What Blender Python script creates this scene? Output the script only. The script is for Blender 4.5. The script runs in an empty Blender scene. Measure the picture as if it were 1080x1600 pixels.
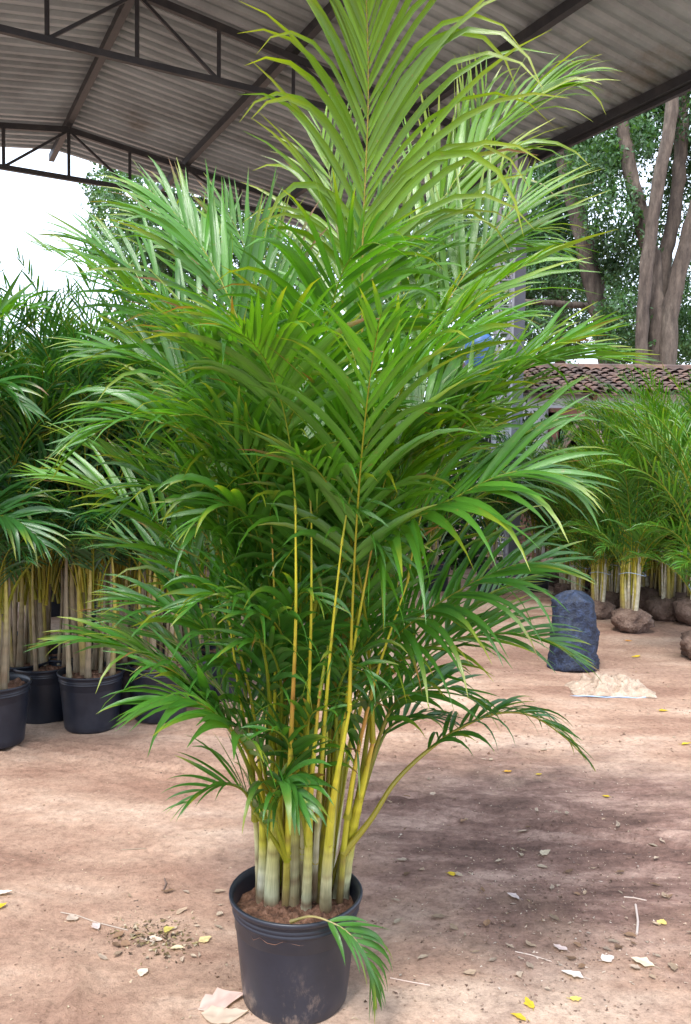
import bpy, math, random
import numpy as np
from mathutils import Vector, Matrix
random.seed(7); R = np.random.default_rng(11)
sc = bpy.context.scene; C = sc.collection
# ------------------------------------------------------------------ camera
F_PX, PITCH, ROLL, CAMH = 1291.9, -0.0556, -0.0125, 1.5
c_, s_ = math.cos(PITCH), math.sin(PITCH); cr, sr = math.cos(ROLL), math.sin(ROLL)
RX = Vector((1, 0, 0)); FW = Vector((0, c_, s_)); UP = Vector((0, -s_, c_))
XA = cr*RX - sr*UP; YA = sr*RX + cr*UP
cam = bpy.data.cameras.new('camera'); co = bpy.data.objects.new('camera', cam); C.objects.link(co)
co.matrix_world = Matrix(((XA.x, YA.x, -FW.x, 0), (XA.y, YA.y, -FW.y, 0), (XA.z, YA.z, -FW.z, CAMH), (0, 0, 0, 1)))
cam.sensor_fit = 'VERTICAL'; cam.sensor_height = 36; cam.lens = 36*F_PX/1600; cam.clip_end = 1000; cam.clip_start = .05
sc.camera = co
# ------------------------------------------------------------------ sky, sun, exposure
SUN_EL, SUN_AZ = 58, 205          # azimuth: compass-like, degrees from +Y clockwise
w = bpy.data.worlds.new('World'); sc.world = w; w.use_nodes = True
nt = w.node_tree; bg = nt.nodes['Background']
sky = nt.nodes.new('ShaderNodeTexSky'); sky.sky_type = 'NISHITA'; sky.sun_disc = False
sky.sun_elevation = math.radians(SUN_EL); sky.sun_rotation = math.radians(SUN_AZ)
sky.air_density = 1.0; sky.dust_density = 5.0; sky.ozone_density = 1.0
tcw = nt.nodes.new('ShaderNodeTexCoord'); nw = nt.nodes.new('ShaderNodeTexNoise'); nw.inputs['Scale'].default_value = 2.5; nw.inputs['Detail'].default_value = 6
nt.links.new(tcw.outputs['Generated'], nw.inputs['Vector'])
mrw = nt.nodes.new('ShaderNodeMapRange'); mrw.inputs['From Min'].default_value = .3; mrw.inputs['From Max'].default_value = .6; mrw.inputs['To Min'].default_value = .55; mrw.inputs['To Max'].default_value = .95
nt.links.new(nw.outputs['Fac'], mrw.inputs['Value'])
mxw = nt.nodes.new('ShaderNodeMix'); mxw.data_type = 'RGBA'; mxw.inputs[7].default_value = (6.4, 7.3, 8.8, 1)
nt.links.new(mrw.outputs[0], mxw.inputs[0]); nt.links.new(sky.outputs[0], mxw.inputs[6]); nt.links.new(mxw.outputs[2], bg.inputs[0]); bg.inputs[1].default_value = 0.14
sl = bpy.data.lights.new('sun', 'SUN'); so = bpy.data.objects.new('sun', sl); C.objects.link(so)
sl.energy = 2.2; sl.angle = math.radians(16); sl.color = (1, .97, .94)
az, el = math.radians(SUN_AZ), math.radians(SUN_EL)
sd = Vector((math.sin(az)*math.cos(el), math.cos(az)*math.cos(el), math.sin(el)))
so.rotation_euler = sd.to_track_quat('Z', 'Y').to_euler()
sc.view_settings.view_transform = 'Standard'; sc.view_settings.look = 'None'
sc.view_settings.exposure = 1.3; sc.view_settings.gamma = 1
sc.render.engine = 'CYCLES'

def P(px, py, Y):
    """world point seen in pixel (px,py) of the 1080x1600 photograph at forward distance Y"""
    d = FW + XA*((px-540)/F_PX) + YA*((800-py)/F_PX)
    k = Y/d.y
    return Vector((d.x*k, Y, CAMH + d.z*k))
def G(px, py, z=0.0):
    d = FW + XA*((px-540)/F_PX) + YA*((800-py)/F_PX)
    k = (z-CAMH)/d.z
    return Vector((d.x*k, d.y*k, z))
# ------------------------------------------------------------------ materials
def mat(name):
    m = bpy.data.materials.new(name); m.use_nodes = True
    n = m.node_tree.nodes; return m, n, m.node_tree.links, n['Principled BSDF']
def N(n, t, **k):
    x = n.new('ShaderNode'+t)
    for a, b in k.items():
        if a.startswith('i_'):
            x.inputs[a[2:].replace('_', ' ')].default_value = b
        else: setattr(x, a, b)
    return x
def ramp(n, stops):
    r = n.new('ShaderNodeValToRGB'); e = r.color_ramp.elements
    while len(e) < len(stops): e.new(.5)
    for q, (p, c) in zip(e, stops): q.position = p; q.color = (*c, 1)
    return r
def mixc(n, l, f, a, b, mode='MIX'):
    x = n.new('ShaderNodeMix'); x.data_type = 'RGBA'; x.blend_type = mode
    for v, s in ((f, 0), (a, 6), (b, 7)):
        if hasattr(v, 'is_linked'): l.new(v, x.inputs[s])
        else: x.inputs[s].default_value = v if s == 0 else (*v, 1)
    return x.outputs[2]
def noisy(name, cols, scale=8, rough=.8, bump=.3, bscale=None, detail=8, dist=.01, metal=0, spec=.5, coord='Object', stretch=(1, 1, 1)):
    m, n, l, b = mat(name)
    tc = N(n, 'TexCoord'); mp = N(n, 'Mapping'); mp.inputs['Scale'].default_value = stretch
    l.new(tc.outputs[coord], mp.inputs[0])
    t = N(n, 'TexNoise', i_Scale=scale, i_Detail=detail, i_Roughness=.65); l.new(mp.outputs[0], t.inputs['Vector'])
    k = len(cols); r = ramp(n, [(.3+.4*i/max(1, k-1), c) for i, c in enumerate(cols)])
    l.new(t.outputs['Fac'], r.inputs[0]); l.new(r.outputs[0], b.inputs['Base Color'])
    t2 = N(n, 'TexNoise', i_Scale=bscale or scale*4, i_Detail=6.); l.new(mp.outputs[0], t2.inputs['Vector'])
    bp = N(n, 'Bump', i_Strength=bump, i_Distance=dist); l.new(t2.outputs['Fac'], bp.inputs['Height']); l.new(bp.outputs[0], b.inputs['Normal'])
    b.inputs['Roughness'].default_value = rough; b.inputs['Metallic'].default_value = metal
    b.inputs['Specular IOR Level'].default_value = spec
    return m
def leafmat(name, trans=.34, rough=.28, stripes=True, spec=.6):
    m, n, l, b = mat(name)
    a = N(n, 'Attribute', attribute_name='col'); out = n['Material Output']
    col = a.outputs['Color']
    if stripes:
        uv = N(n, 'UVMap', uv_map='uv'); mp = N(n, 'Mapping'); mp.inputs['Scale'].default_value = (9, .6, 1)
        l.new(uv.outputs[0], mp.inputs[0])
        t = N(n, 'TexNoise', i_Scale=2.5, i_Detail=4.); l.new(mp.outputs[0], t.inputs['Vector'])
        r = ramp(n, [(.3, (.72, .74, .7)), (.7, (1.22, 1.2, 1.15))]); l.new(t.outputs['Fac'], r.inputs[0])
        col = mixc(n, l, 1.0, col, r.outputs[0], 'MULTIPLY')
        tco = N(n, 'TexCoord'); t3 = N(n, 'TexNoise', i_Scale=55., i_Detail=4.); l.new(tco.outputs['Object'], t3.inputs['Vector'])
        r3 = ramp(n, [(.66, (0, 0, 0)), (.74, (.6, .6, .6))]); l.new(t3.outputs['Fac'], r3.inputs[0]); bw = N(n, 'RGBToBW'); l.new(r3.outputs[0], bw.inputs[0])
        col = mixc(n, l, bw.outputs[0], col, (.2, .15, .04))
        bp = N(n, 'Bump', i_Strength=.35, i_Distance=.002); l.new(t.outputs['Fac'], bp.inputs['Height']); l.new(bp.outputs[0], b.inputs['Normal'])
    l.new(col, b.inputs['Base Color']); b.inputs['Roughness'].default_value = rough
    b.inputs['Specular IOR Level'].default_value = spec
    if trans > 0:
        tr = N(n, 'BsdfTranslucent'); mx = N(n, 'MixShader'); mx.inputs[0].default_value = trans
        c2 = mixc(n, l, 1.0, col, (1.9, 1.8, .35), 'MULTIPLY'); l.new(c2, tr.inputs[0])
        l.new(b.outputs[0], mx.inputs[1]); l.new(tr.outputs[0], mx.inputs[2]); l.new(mx.outputs[0], out.inputs[0])
    return m
M_LEAF = leafmat('palm_leaf'); M_TREE = leafmat('tree_leaf', .3, .5, False)
M_STEM = leafmat('palm_stem', 0, .42, True, .4); M_DRY = leafmat('dry_leaf', .15, .8, False, .2)
M_POT = noisy('black_plastic', [(.007, .009, .016), (.012, .015, .024), (.026, .028, .038)], 6, .42, .12, 30, dist=.004, spec=.45)
M_SOIL = noisy('soil', [(.07, .032, .02), (.2, .095, .055), (.36, .2, .13)], 45, .95, .9, 60, dist=.02)
M_ROOT = noisy('root_ball_earth', [(.07, .042, .032), (.14, .088, .066), (.22, .15, .115)], 12, .95, 1, 30, dist=.03)
M_STEEL = noisy('dark_painted_steel', [(.014, .016, .02), (.022, .025, .03), (.04, .04, .042)], 5, .55, .1, 30)
M_ROOF = noisy('roof_sheet', [(.18, .21, .23), (.26, .305, .335), (.33, .385, .425)], 1.3, .55, .05, 6, stretch=(1, 1, 1))
def tinted(m):
    n, l = m.node_tree.nodes, m.node_tree.links; b = n['Principled BSDF']; src = b.inputs['Base Color'].links[0].from_socket
    a = N(n, 'Attribute', attribute_name='col'); tc = N(n, 'TexCoord'); t = N(n, 'TexNoise', i_Scale=.55, i_Detail=9., i_Roughness=.7); l.new(tc.outputs['Object'], t.inputs['Vector'])
    r_ = ramp(n, [(.56, (1, 1, 1)), (.66, (.62, .5, .4)), (.75, (.5, .36, .26))]); l.new(t.outputs['Fac'], r_.inputs[0])
    c = mixc(n, l, .7, src, r_.outputs[0], 'MULTIPLY'); l.new(mixc(n, l, 1.0, c, a.outputs['Color'], 'MULTIPLY'), b.inputs['Base Color'])
tinted(M_ROOF)
M_GREY = noisy('grey_paint', [(.13, .13, .16), (.2, .2, .235)], 3, .6, .1)
M_WHITEST = noisy('pale_steel', [(.4, .4, .44), (.55, .55, .6)], 5, .5, .1)
M_WALL = noisy('whitewash', [(.5, .48, .48), (.72, .71, .73), (.8, .79, .8)], 1.6, .9, .3, 12)
M_BRICKRED = noisy('red_wood', [(.13, .05, .035), (.22, .09, .06)], 6, .8, .4, 20)
M_TILE = noisy('clay_tiles', [(.035, .03, .028), (.10, .062, .05), (.20, .105, .07)], 3.2, .9, .6, 15, dist=.02)
M_DARK = noisy('interior_shade', [(.008, .008, .008), (.015, .013, .012)], 3, 1, .1)
M_BARK = noisy('bark', [(.035, .026, .02), (.08, .06, .048), (.14, .115, .092)], 1.6, .95, .8, 9, dist=.04, stretch=(1, 1, .35))
def barkify(m):
    n, l = m.node_tree.nodes, m.node_tree.links; b = n['Principled BSDF']; src = b.inputs['Base Color'].links[0].from_socket
    tc = N(n, 'TexCoord'); mp = N(n, 'Mapping'); mp.inputs['Scale'].default_value = (1, 1, .25); l.new(tc.outputs['Object'], mp.inputs[0])
    t = N(n, 'TexNoise', i_Scale=9., i_Detail=10., i_Roughness=.75); l.new(mp.outputs[0], t.inputs['Vector']); r_ = ramp(n, [(.35, (.45, .43, .42)), (.5, (.95, .95, .93)), (.62, (1.5, 1.5, 1.45))]); l.new(t.outputs['Fac'], r_.inputs[0])
    l.new(mixc(n, l, .9, src, r_.outputs[0], 'MULTIPLY'), b.inputs['Base Color'])
barkify(M_BARK)
M_BARKR = noisy('brown_bark', [(.09, .06, .05), (.15, .10, .085)], 1.6, .95, .8, 9, dist=.04, stretch=(1, 1, .3))
M_BLUE = noisy('blue_tank_plastic', [(.02, .07, .2), (.035, .11, .3)], 2, .4, .05)
M_STRING = noisy('blue_string', [(.25, .35, .5), (.4, .5, .65)], 20, .6, .1)
M_SACK = noisy('black_shade_cloth', [(.004, .008, .018), (.010, .018, .04), (.03, .05, .11)], 30, .6, .8, 90, dist=.01)
M_RAFFIA = noisy('pale_woven_sack', [(.2, .14, .1), (.36, .27, .2), (.46, .37, .29)], 22, .85, .9, 60, dist=.012)
# ground material ---------------------------------------------------
def ground_mat():
    m, n, l, b = mat('packed_red_earth')
    tc = N(n, 'TexCoord')
    def noise(sc_, det=8., rgh=.6, st=(1, 1, 1), rot=0, off=(0, 0, 0)):
        mp = N(n, 'Mapping'); mp.inputs['Scale'].default_value = st; mp.inputs['Rotation'].default_value = (0, 0, rot); mp.inputs['Location'].default_value = off
        l.new(tc.outputs['Object'], mp.inputs[0])
        t = N(n, 'TexNoise', i_Scale=sc_, i_Detail=det, i_Roughness=rgh); l.new(mp.outputs[0], t.inputs['Vector']); return t.outputs['Fac']
    base = ramp(n, [(.38, (.27, .155, .107)), (.5, (.395, .255, .18)), (.62, (.53, .385, .29))])
    l.new(noise(1.1, 10, .62, (.7, 1.6, 1), .5), base.inputs[0])
    dk = ramp(n, [(.38, (.085, .047, .038)), (.5, (.19, .11, .088)), (.64, (.40, .27, .215))])
    l.new(noise(3.2, 12, .72, (.6, 1.7, 1), .4), dk.inputs[0])
    # the damp, littered patch: an ellipse right of the pot, with ragged edge
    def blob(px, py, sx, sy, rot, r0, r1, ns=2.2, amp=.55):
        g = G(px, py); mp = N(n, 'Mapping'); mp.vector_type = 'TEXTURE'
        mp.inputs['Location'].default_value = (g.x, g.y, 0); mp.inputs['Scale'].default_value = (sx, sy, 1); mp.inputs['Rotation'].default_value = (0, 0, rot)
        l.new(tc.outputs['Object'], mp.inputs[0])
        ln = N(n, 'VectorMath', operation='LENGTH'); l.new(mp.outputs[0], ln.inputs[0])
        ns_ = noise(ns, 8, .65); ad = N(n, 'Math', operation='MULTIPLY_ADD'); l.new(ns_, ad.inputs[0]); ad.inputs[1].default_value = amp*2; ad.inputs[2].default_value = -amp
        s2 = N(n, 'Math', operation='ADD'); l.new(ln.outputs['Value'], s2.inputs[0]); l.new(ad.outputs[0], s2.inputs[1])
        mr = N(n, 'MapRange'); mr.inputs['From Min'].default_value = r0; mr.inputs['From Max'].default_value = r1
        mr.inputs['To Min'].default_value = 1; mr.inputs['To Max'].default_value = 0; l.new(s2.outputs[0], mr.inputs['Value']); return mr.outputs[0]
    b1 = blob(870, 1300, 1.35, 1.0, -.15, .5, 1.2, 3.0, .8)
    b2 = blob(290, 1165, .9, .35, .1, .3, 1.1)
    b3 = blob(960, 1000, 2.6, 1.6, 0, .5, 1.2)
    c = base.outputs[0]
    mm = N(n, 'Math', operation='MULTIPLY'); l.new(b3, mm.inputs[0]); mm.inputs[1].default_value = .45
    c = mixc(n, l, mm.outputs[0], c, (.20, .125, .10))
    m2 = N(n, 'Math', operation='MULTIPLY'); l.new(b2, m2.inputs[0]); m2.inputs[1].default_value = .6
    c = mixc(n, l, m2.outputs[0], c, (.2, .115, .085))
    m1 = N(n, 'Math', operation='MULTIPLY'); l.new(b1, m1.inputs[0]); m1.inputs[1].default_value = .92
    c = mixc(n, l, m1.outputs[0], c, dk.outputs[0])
    fine = ramp(n, [(.34, (.5, .47, .46)), (.48, (.95, .95, .95)), (.66, (1.35, 1.35, 1.35))]); l.new(noise(32, 10, .8), fine.inputs[0])
    c = mixc(n, l, .75, c, fine.outputs[0], 'MULTIPLY')
    sp = N(n, 'TexVoronoi', i_Scale=38.); l.new(tc.outputs['Object'], sp.inputs['Vector'])
    spr = ramp(n, [(.0, (1, 1, 1)), (.12, (1, 1, 1)), (.2, (0, 0, 0))]); l.new(sp.outputs['Distance'], spr.inputs[0])
    gate = ramp(n, [(.56, (0, 0, 0)), (.62, (1, 1, 1))]); l.new(noise(5, 6, .6, off=(3, 1, 0)), gate.inputs[0])
    g2 = mixc(n, l, 1.0, spr.outputs[0], gate.outputs[0], 'MULTIPLY')
    rg = N(n, 'RGBToBW'); l.new(g2, rg.inputs[0])
    c = mixc(n, l, rg.outputs[0], c, (.10, .07, .055))
    l.new(c, b.inputs['Base Color']); b.inputs['Roughness'].default_value = .92; b.inputs['Specular IOR Level'].default_value = .25
    bp = N(n, 'Bump', i_Strength=.9, i_Distance=.035); l.new(noise(7, 12, .75), bp.inputs['Height'])
    bp2 = N(n, 'Bump', i_Strength=.5, i_Distance=.006); l.new(noise(70, 6, .75), bp2.inputs['Height']); l.new(bp.outputs[0], bp2.inputs['Normal'])
    l.new(bp2.outputs[0], b.inputs['Normal'])
    return m
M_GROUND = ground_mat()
# ------------------------------------------------------------------ mesh builder
class Geo:
    def __init__(s): s.v = []; s.c = []; s.u = []; s.f = []; s.n = 0
    def add(s, v, f, c=None, u=None):
        v = np.asarray(v, np.float32).reshape(-1, 3); f = np.asarray(f, np.int32).reshape(-1, 4)
        k = len(v)
        c = np.ones((k, 3), np.float32) if c is None else np.broadcast_to(np.asarray(c, np.float32), (k, 3))
        u = np.zeros((k, 2), np.float32) if u is None else np.asarray(u, np.float32)
        s.v.append(v); s.c.append(c); s.u.append(u); s.f.append(f+s.n); s.n += k
    def box(s, c, sz, ax=None, col=None):
        h = np.array([[x, y, z] for x in (-.5, .5) for y in (-.5, .5) for z in (-.5, .5)])*np.array(sz)
        if ax is not None: h = h @ np.array(ax)
        s.add(h+np.array(c), [[0, 1, 3, 2], [4, 6, 7, 5], [0, 4, 5, 1], [2, 3, 7, 6], [0, 2, 6, 4], [1, 5, 7, 3]], col)
    def bar(s, a, b, w, h=None, col=None, up=(0, 0, 1)):
        a = np.array(a, float); b = np.array(b, float); h = h or w
        d = b-a; L = np.linalg.norm(d); d /= L; up = np.array(up, float)
        if abs(d @ up) > .95: up = np.array([1., 0, 0])
        x = np.cross(up, d); x /= np.linalg.norm(x); z = np.cross(d, x)
        s.box((a+b)/2, (w, L, h), [x, d, z], col)
    def tube(s, pts, rad, n=8, col=None, cap=True, lump=0):
        pts = np.array(pts, float); k = len(pts); rad = np.broadcast_to(np.asarray(rad, float), (k,))
        T = np.gradient(pts, axis=0); T /= np.linalg.norm(T, axis=1)[:, None]+1e-9
        a = np.array([1., 0, 0]) if abs(T[0][0]) < .9 else np.array([0, 1., 0])
        V = []; U = []
        for i in range(k):
            a = a - T[i]*(a @ T[i]); a /= np.linalg.norm(a); b = np.cross(T[i], a)
            th = np.arange(n)/n*2*np.pi; rr = rad[i]*(1+lump*R.standard_normal(n))
            V.append(pts[i]+rr[:, None]*(np.cos(th)[:, None]*a+np.sin(th)[:, None]*b)); U.append(np.stack([np.arange(n)/n*2, np.full(n, i*.15)], 1))
        V = np.concatenate(V); U = np.concatenate(U)
        i, j = np.meshgrid(np.arange(k-1), np.arange(n), indexing='ij'); j2 = (j+1) % n
        f = np.stack([i*n+j, i*n+j2, (i+1)*n+j2, (i+1)*n+j], -1).reshape(-1, 4)
        cc = None
        if col is not None:
            col = np.asarray(col, float); cc = np.repeat(col, n, 0) if col.ndim == 2 else col
        s.add(V, f, cc, U)
        if cap:
            for e, o in ((0, -1), (k-1, 1)):
                base = s.n-len(V) if e == 0 else s.n-len(V)
                ring = V[e*n:(e+1)*n]; cen = pts[e]+T[e]*o*rad[e]*.25
                vv = np.vstack([ring, cen[None]]); cf = None if cc is None else (cc[e*n] if cc.ndim == 2 else cc)
                q = [[x, (x+1) % n, (x+2) % n, n] for x in range(0, n, 2)]
                s.add(vv, q, cf); 
                # keep vertex count bookkeeping consistent
        return s
    def build(s, name, m, parent=None, smooth=True, loc=None):
        me = bpy.data.meshes.new(name); v = np.concatenate(s.v); f = np.concatenate(s.f); c = np.concatenate(s.c); u = np.concatenate(s.u)
        me.vertices.add(len(v)); me.vertices.foreach_set('co', v.ravel())
        me.loops.add(f.size); me.loops.foreach_set('vertex_index', f.ravel())
        me.polygons.add(len(f)); me.polygons.foreach_set('loop_start', np.arange(len(f), dtype=np.int32)*4)
        me.polygons.foreach_set('use_smooth', np.full(len(f), smooth))
        me.update(calc_edges=True)
        at = me.color_attributes.new('col', 'FLOAT_COLOR', 'POINT'); at.data.foreach_set('color', np.hstack([c, np.ones((len(c), 1))]).astype(np.float32).ravel())
        uv = me.uv_layers.new(name='uv'); uv.data.foreach_set('uv', u[f.ravel()].ravel())
        me.materials.append(m)
        o = bpy.data.objects.new(name, me); C.objects.link(o)
        if parent: o.parent = parent
        if loc is not None: o.location = loc
        return o
def tag(o, label, cat, group=None, kind=None):
    if label: o['label'] = label
    if cat: o['category'] = cat
    if group: o['group'] = group
    if kind: o['kind'] = kind
    return o
def empty(name, loc=(0, 0, 0), rz=0):
    o = bpy.data.objects.new(name, None); C.objects.link(o); o.location = loc; o.rotation_euler.z = rz; o.empty_display_size = .1
    return o
def struct(o): o['kind'] = 'structure'; return o
def copytree(o, parent=None):
    c = o.copy(); C.objects.link(c); c.parent = parent
    for ch in list(o.children): copytree(ch, c)
    return c
def unit(a): return a/(np.linalg.norm(a, axis=-1, keepdims=True)+1e-9)
def spline(ctrl, n):
    c = np.array([list(p) for p in ctrl], float)
    c = np.vstack([2*c[0]-c[1], c, 2*c[-1]-c[-2]])
    seg = np.linalg.norm(np.diff(c[1:-1], axis=0), axis=1); cum = np.concatenate([[0], np.cumsum(seg)]); out = []
    for x in np.linspace(0, cum[-1]-1e-6, n):
        i = int(np.searchsorted(cum, x, 'right')-1); t = (x-cum[i])/seg[i]; a, b, d, e = c[i:i+4]
        out.append(.5*((2*b)+(-a+d)*t+(2*a-5*b+4*d-e)*t*t+(-a+3*b-3*d+e)*t**3))
    return np.array(out)
# ------------------------------------------------------------------ palm fronds
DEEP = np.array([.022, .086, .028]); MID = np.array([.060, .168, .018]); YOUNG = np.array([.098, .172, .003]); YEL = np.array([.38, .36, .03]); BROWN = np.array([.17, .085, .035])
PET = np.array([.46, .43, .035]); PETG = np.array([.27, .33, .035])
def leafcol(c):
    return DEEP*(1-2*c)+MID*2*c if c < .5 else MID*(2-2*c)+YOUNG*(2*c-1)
def frond(g, ctrl, t0=.35, n=36, L=.42, W=.024, Nv=(0, 0, 1), a0=52, a1=22, droop=.9, c=.3, lift=22, r0=.008, K=7, brown=.04, ytip=.3, lens=None, jit=1., nr=36, rc=None, flop=.07, asym=1.):
    """one pinnate leaf: a rachis tube and two ranks of folded leaflets"""
    p = spline(ctrl, nr); T = unit(np.gradient(p, axis=0)); s = np.linspace(0, 1, nr)
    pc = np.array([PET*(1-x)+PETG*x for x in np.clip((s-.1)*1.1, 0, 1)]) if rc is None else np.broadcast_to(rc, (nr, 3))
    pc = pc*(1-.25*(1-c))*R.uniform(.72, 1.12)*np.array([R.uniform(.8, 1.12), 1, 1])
    g.tube(p, r0*(1-.85*s)*(1+.7*np.exp(-s*14)), 6 if K > 5 else 4, pc, cap=False)
    Nv = np.array(Nv, float)
    if Nv.ndim == 1: Nv = np.broadcast_to(Nv, (nr, 3))
    t = np.linspace(t0, .985, n); t = np.concatenate([t, t+.004]); side = np.concatenate([np.ones(n), -np.ones(n)])
    t = np.clip(t+R.normal(0, .004*jit, 2*n), t0, .995); m = len(t)
    ip = lambda A: np.stack([np.interp(t, s, A[:, k]) for k in range(3)], 1)
    p0 = ip(p); Tt = unit(ip(T)); Nn = ip(Nv); Nn = unit(Nn-Tt*np.sum(Nn*Tt, 1, keepdims=True)); S = np.cross(Tt, Nn)*side[:, None]
    x = (t-t0)/(1-t0)
    ll = L*(.55+.45*np.sin(np.pi*np.clip(x*.9+.15, 0, 1)))*(1-.45*x**3)*R.normal(1, .07*jit, m)
    ll = ll*np.where(side > 0, asym*(1-.25*x*(asym > 1)), 1)
    ang = np.radians(a0+(a1-a0)*x+R.normal(0, 5*jit, m)); lf = np.radians(lift+R.normal(0, 9*jit, m))
    d = Tt*np.cos(ang)[:, None]+(S*np.cos(lf)[:, None]+Nn*np.sin(lf)[:, None])*np.sin(ang)[:, None]
    wn = unit(Nn*np.cos(lf)[:, None]-S*np.sin(lf)[:, None])       # leaflet's face normal
    dr = droop*1.15*R.uniform(.35, 1.8, m); 
    if flop > 0: dr = dr+(R.random(m) < flop)*R.uniform(1.2, 3, m)
    prof = np.interp(np.linspace(0, 1, K+1), [0, .1, .3, .55, .8, 1], [.4, .85, 1, .82, .42, .03])
    Wm = .74*W*R.normal(1, .14, m)*(1-.4*x**4)*(.6+.4*np.minimum(1, ll/L))
    q = p0.copy(); V = np.zeros((m, K+1, 3, 3)); tw = R.normal(0, .5*jit, m)
    cbase = leafcol(c)*1.; lc = cbase*R.normal(1, .13, (m, 1))*np.array([1, 1, 1]); lc = lc*(1-.12*R.random((m, 1))*np.array([1, .2, 1]))
    isb = R.random(m) < brown; bst = R.uniform(.6, .95, m); isy = R.random(m) < ytip
    Cc = np.zeros((m, K+1, 3, 3))
    for k in range(K+1):
        f = k/K
        wd = np.cross(d, wn); wd = unit(wd); nn = unit(np.cross(wd, d))
        wd = unit(wd*np.cos(tw*f*1.5)[:, None]+nn*np.sin(tw*f*1.5)[:, None]); nn = unit(np.cross(wd, d))
        hw = (Wm*.5*prof[k])[:, None]
        V[:, k, 0] = q-wd*hw+nn*hw*.35; V[:, k, 1] = q; V[:, k, 2] = q+wd*hw+nn*hw*.35
        cc = lc*(1.12-.1*f)
        yt = np.clip((f-.55)/.45, 0, 1)*isy; cc = cc*(1-.5*yt[:, None])+YEL*.5*yt[:, None]
        bt = np.clip((f-bst)/.15, 0, 1)*isb; cc = cc*(1-bt[:, None])+BROWN*bt[:, None]
        Cc[:, k, :] = cc[:, None, :]; Cc[:, k, 1] = Cc[:, k, 1]*1.15
        q = q+d*(ll/K)[:, None]
        gz = (dr*(.25+1.6*f)*(1.25/K))[:, None]*np.array([0, 0, -1.])
        d = unit(d+gz*ll[:, None]/.42)
        wn = unit(wn-d*np.sum(wn*d, 1, keepdims=True))
    U = np.zeros((m, K+1, 3, 2)); U[..., 0] = np.array([0, .5, 1])+R.random(m)[:, None, None]*7; U[..., 1] = (np.arange(K+1)/K*2)[None, :, None]+R.random(m)[:, None, None]*9
    b = (np.arange(m)*(K+1)*3)[:, None, None]; k = (np.arange(K)*3)[None, :, None]; j = np.arange(2)[None, None, :]
    i0 = b+k+j; F = np.stack([i0, i0+1, i0+4, i0+3], -1).reshape(-1, 4)
    g.add(V.reshape(-1, 3), F, Cc.reshape(-1, 3), U.reshape(-1, 2))
def arc(base, azd, e0, bend, L, n=8, pw=1.5, lean=0):
    A = np.array([math.sin(math.radians(azd)), math.cos(math.radians(azd)), 0]); Z = np.array([0, 0, 1.])
    B = np.array([A[1], -A[0], 0]); p = np.array(base, float); out = [p.copy()]; Ns = []
    for i in range(n):
        f = (i+.5)/n; e = math.radians(e0-bend*f**pw)
        d = A*math.cos(e)+Z*math.sin(e)+B*lean*f; d /= np.linalg.norm(d); p = p+d*L/n; out.append(p.copy())
    nr = 36; Ns = []
    for i in range(nr):
        f = i/(nr-1); e = math.radians(e0-bend*f**pw); Ns.append(Z*math.cos(e)-A*math.sin(e)+B*lean)
    return out, np.array(Ns)
def stemgeo(ctrl, r, cols=None, n=8, m=44):
    """a cane: swollen foot, ring scars, tapering crown shaft"""
    g = Geo(); p = spline(ctrl, m); s = np.linspace(0, 1, m)
    W_ = np.array([.46, .46, .36]); Y_ = np.array([.42, .42, .05]); G_ = np.array([.2, .26, .04]); B_ = np.array([.24, .17, .1])
    cols = cols or [B_, W_, Y_, Y_, G_]
    cc = np.array([[np.interp(x, np.linspace(0, 1, len(cols)), [q[k] for q in cols]) for k in range(3)] for x in s])
    ring = (np.sin(np.arange(m)**1.15*.9+R.uniform(0, 6)) > .86) & (s < .7)
    cc *= R.normal(1, .08, (m, 1)); cc[ring] *= np.array([.84, .8, .76])*R.uniform(.85, 1.1)
    blot = np.clip(R.normal(0, .5, m), 0, 1)[:, None]*np.clip(1-s*2.2, 0, 1)[:, None]; cc = cc*(1-blot)+np.array([.2, .12, .07])*blot
    rad = r*np.interp(s, [0, .06, .35, .7, 1], [1.3, 1.08, .78, .45, .2])*(1+.035*ring)
    g.tube(p, rad, n, cc, lump=.02); return g
# ================================================================== GROUND
def coords(a, b, st, far):
    mid = np.arange(a, b+1e-6, st); o = st; lo = []; hi = []; x = a
    while x > -far: o *= 1.35; x -= o; lo.append(x)
    o = st; x = b
    while x < far: o *= 1.35; x += o; hi.append(x)
    return np.concatenate([lo[::-1], mid, hi])
gx = coords(-2.6, 4.4, .035, 250); gy = coords(.9, 9.0, .035, 250)
X, Y = np.meshgrid(gx, gy); rng = np.random.default_rng(3)
def vnoise(X, Y, sc_, seed):
    r = np.random.default_rng(seed).random((257, 257)); x = X*sc_+100; y = Y*sc_+100
    xi = np.floor(x).astype(int); yi = np.floor(y).astype(int); fx = x-xi; fy = y-yi; fx = fx*fx*(3-2*fx); fy = fy*fy*(3-2*fy)
    a = r[xi % 256, yi % 256]; b = r[(xi+1) % 256, yi % 256]; c = r[xi % 256, (yi+1) % 256]; d = r[(xi+1) % 256, (yi+1) % 256]
    return (a*(1-fx)+b*fx)*(1-fy)+(c*(1-fx)+d*fx)*fy-.5
near = np.clip(1-np.maximum(np.abs(X-.9)-4.5, np.abs(Y-5)-5)/2, 0, 1)
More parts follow.
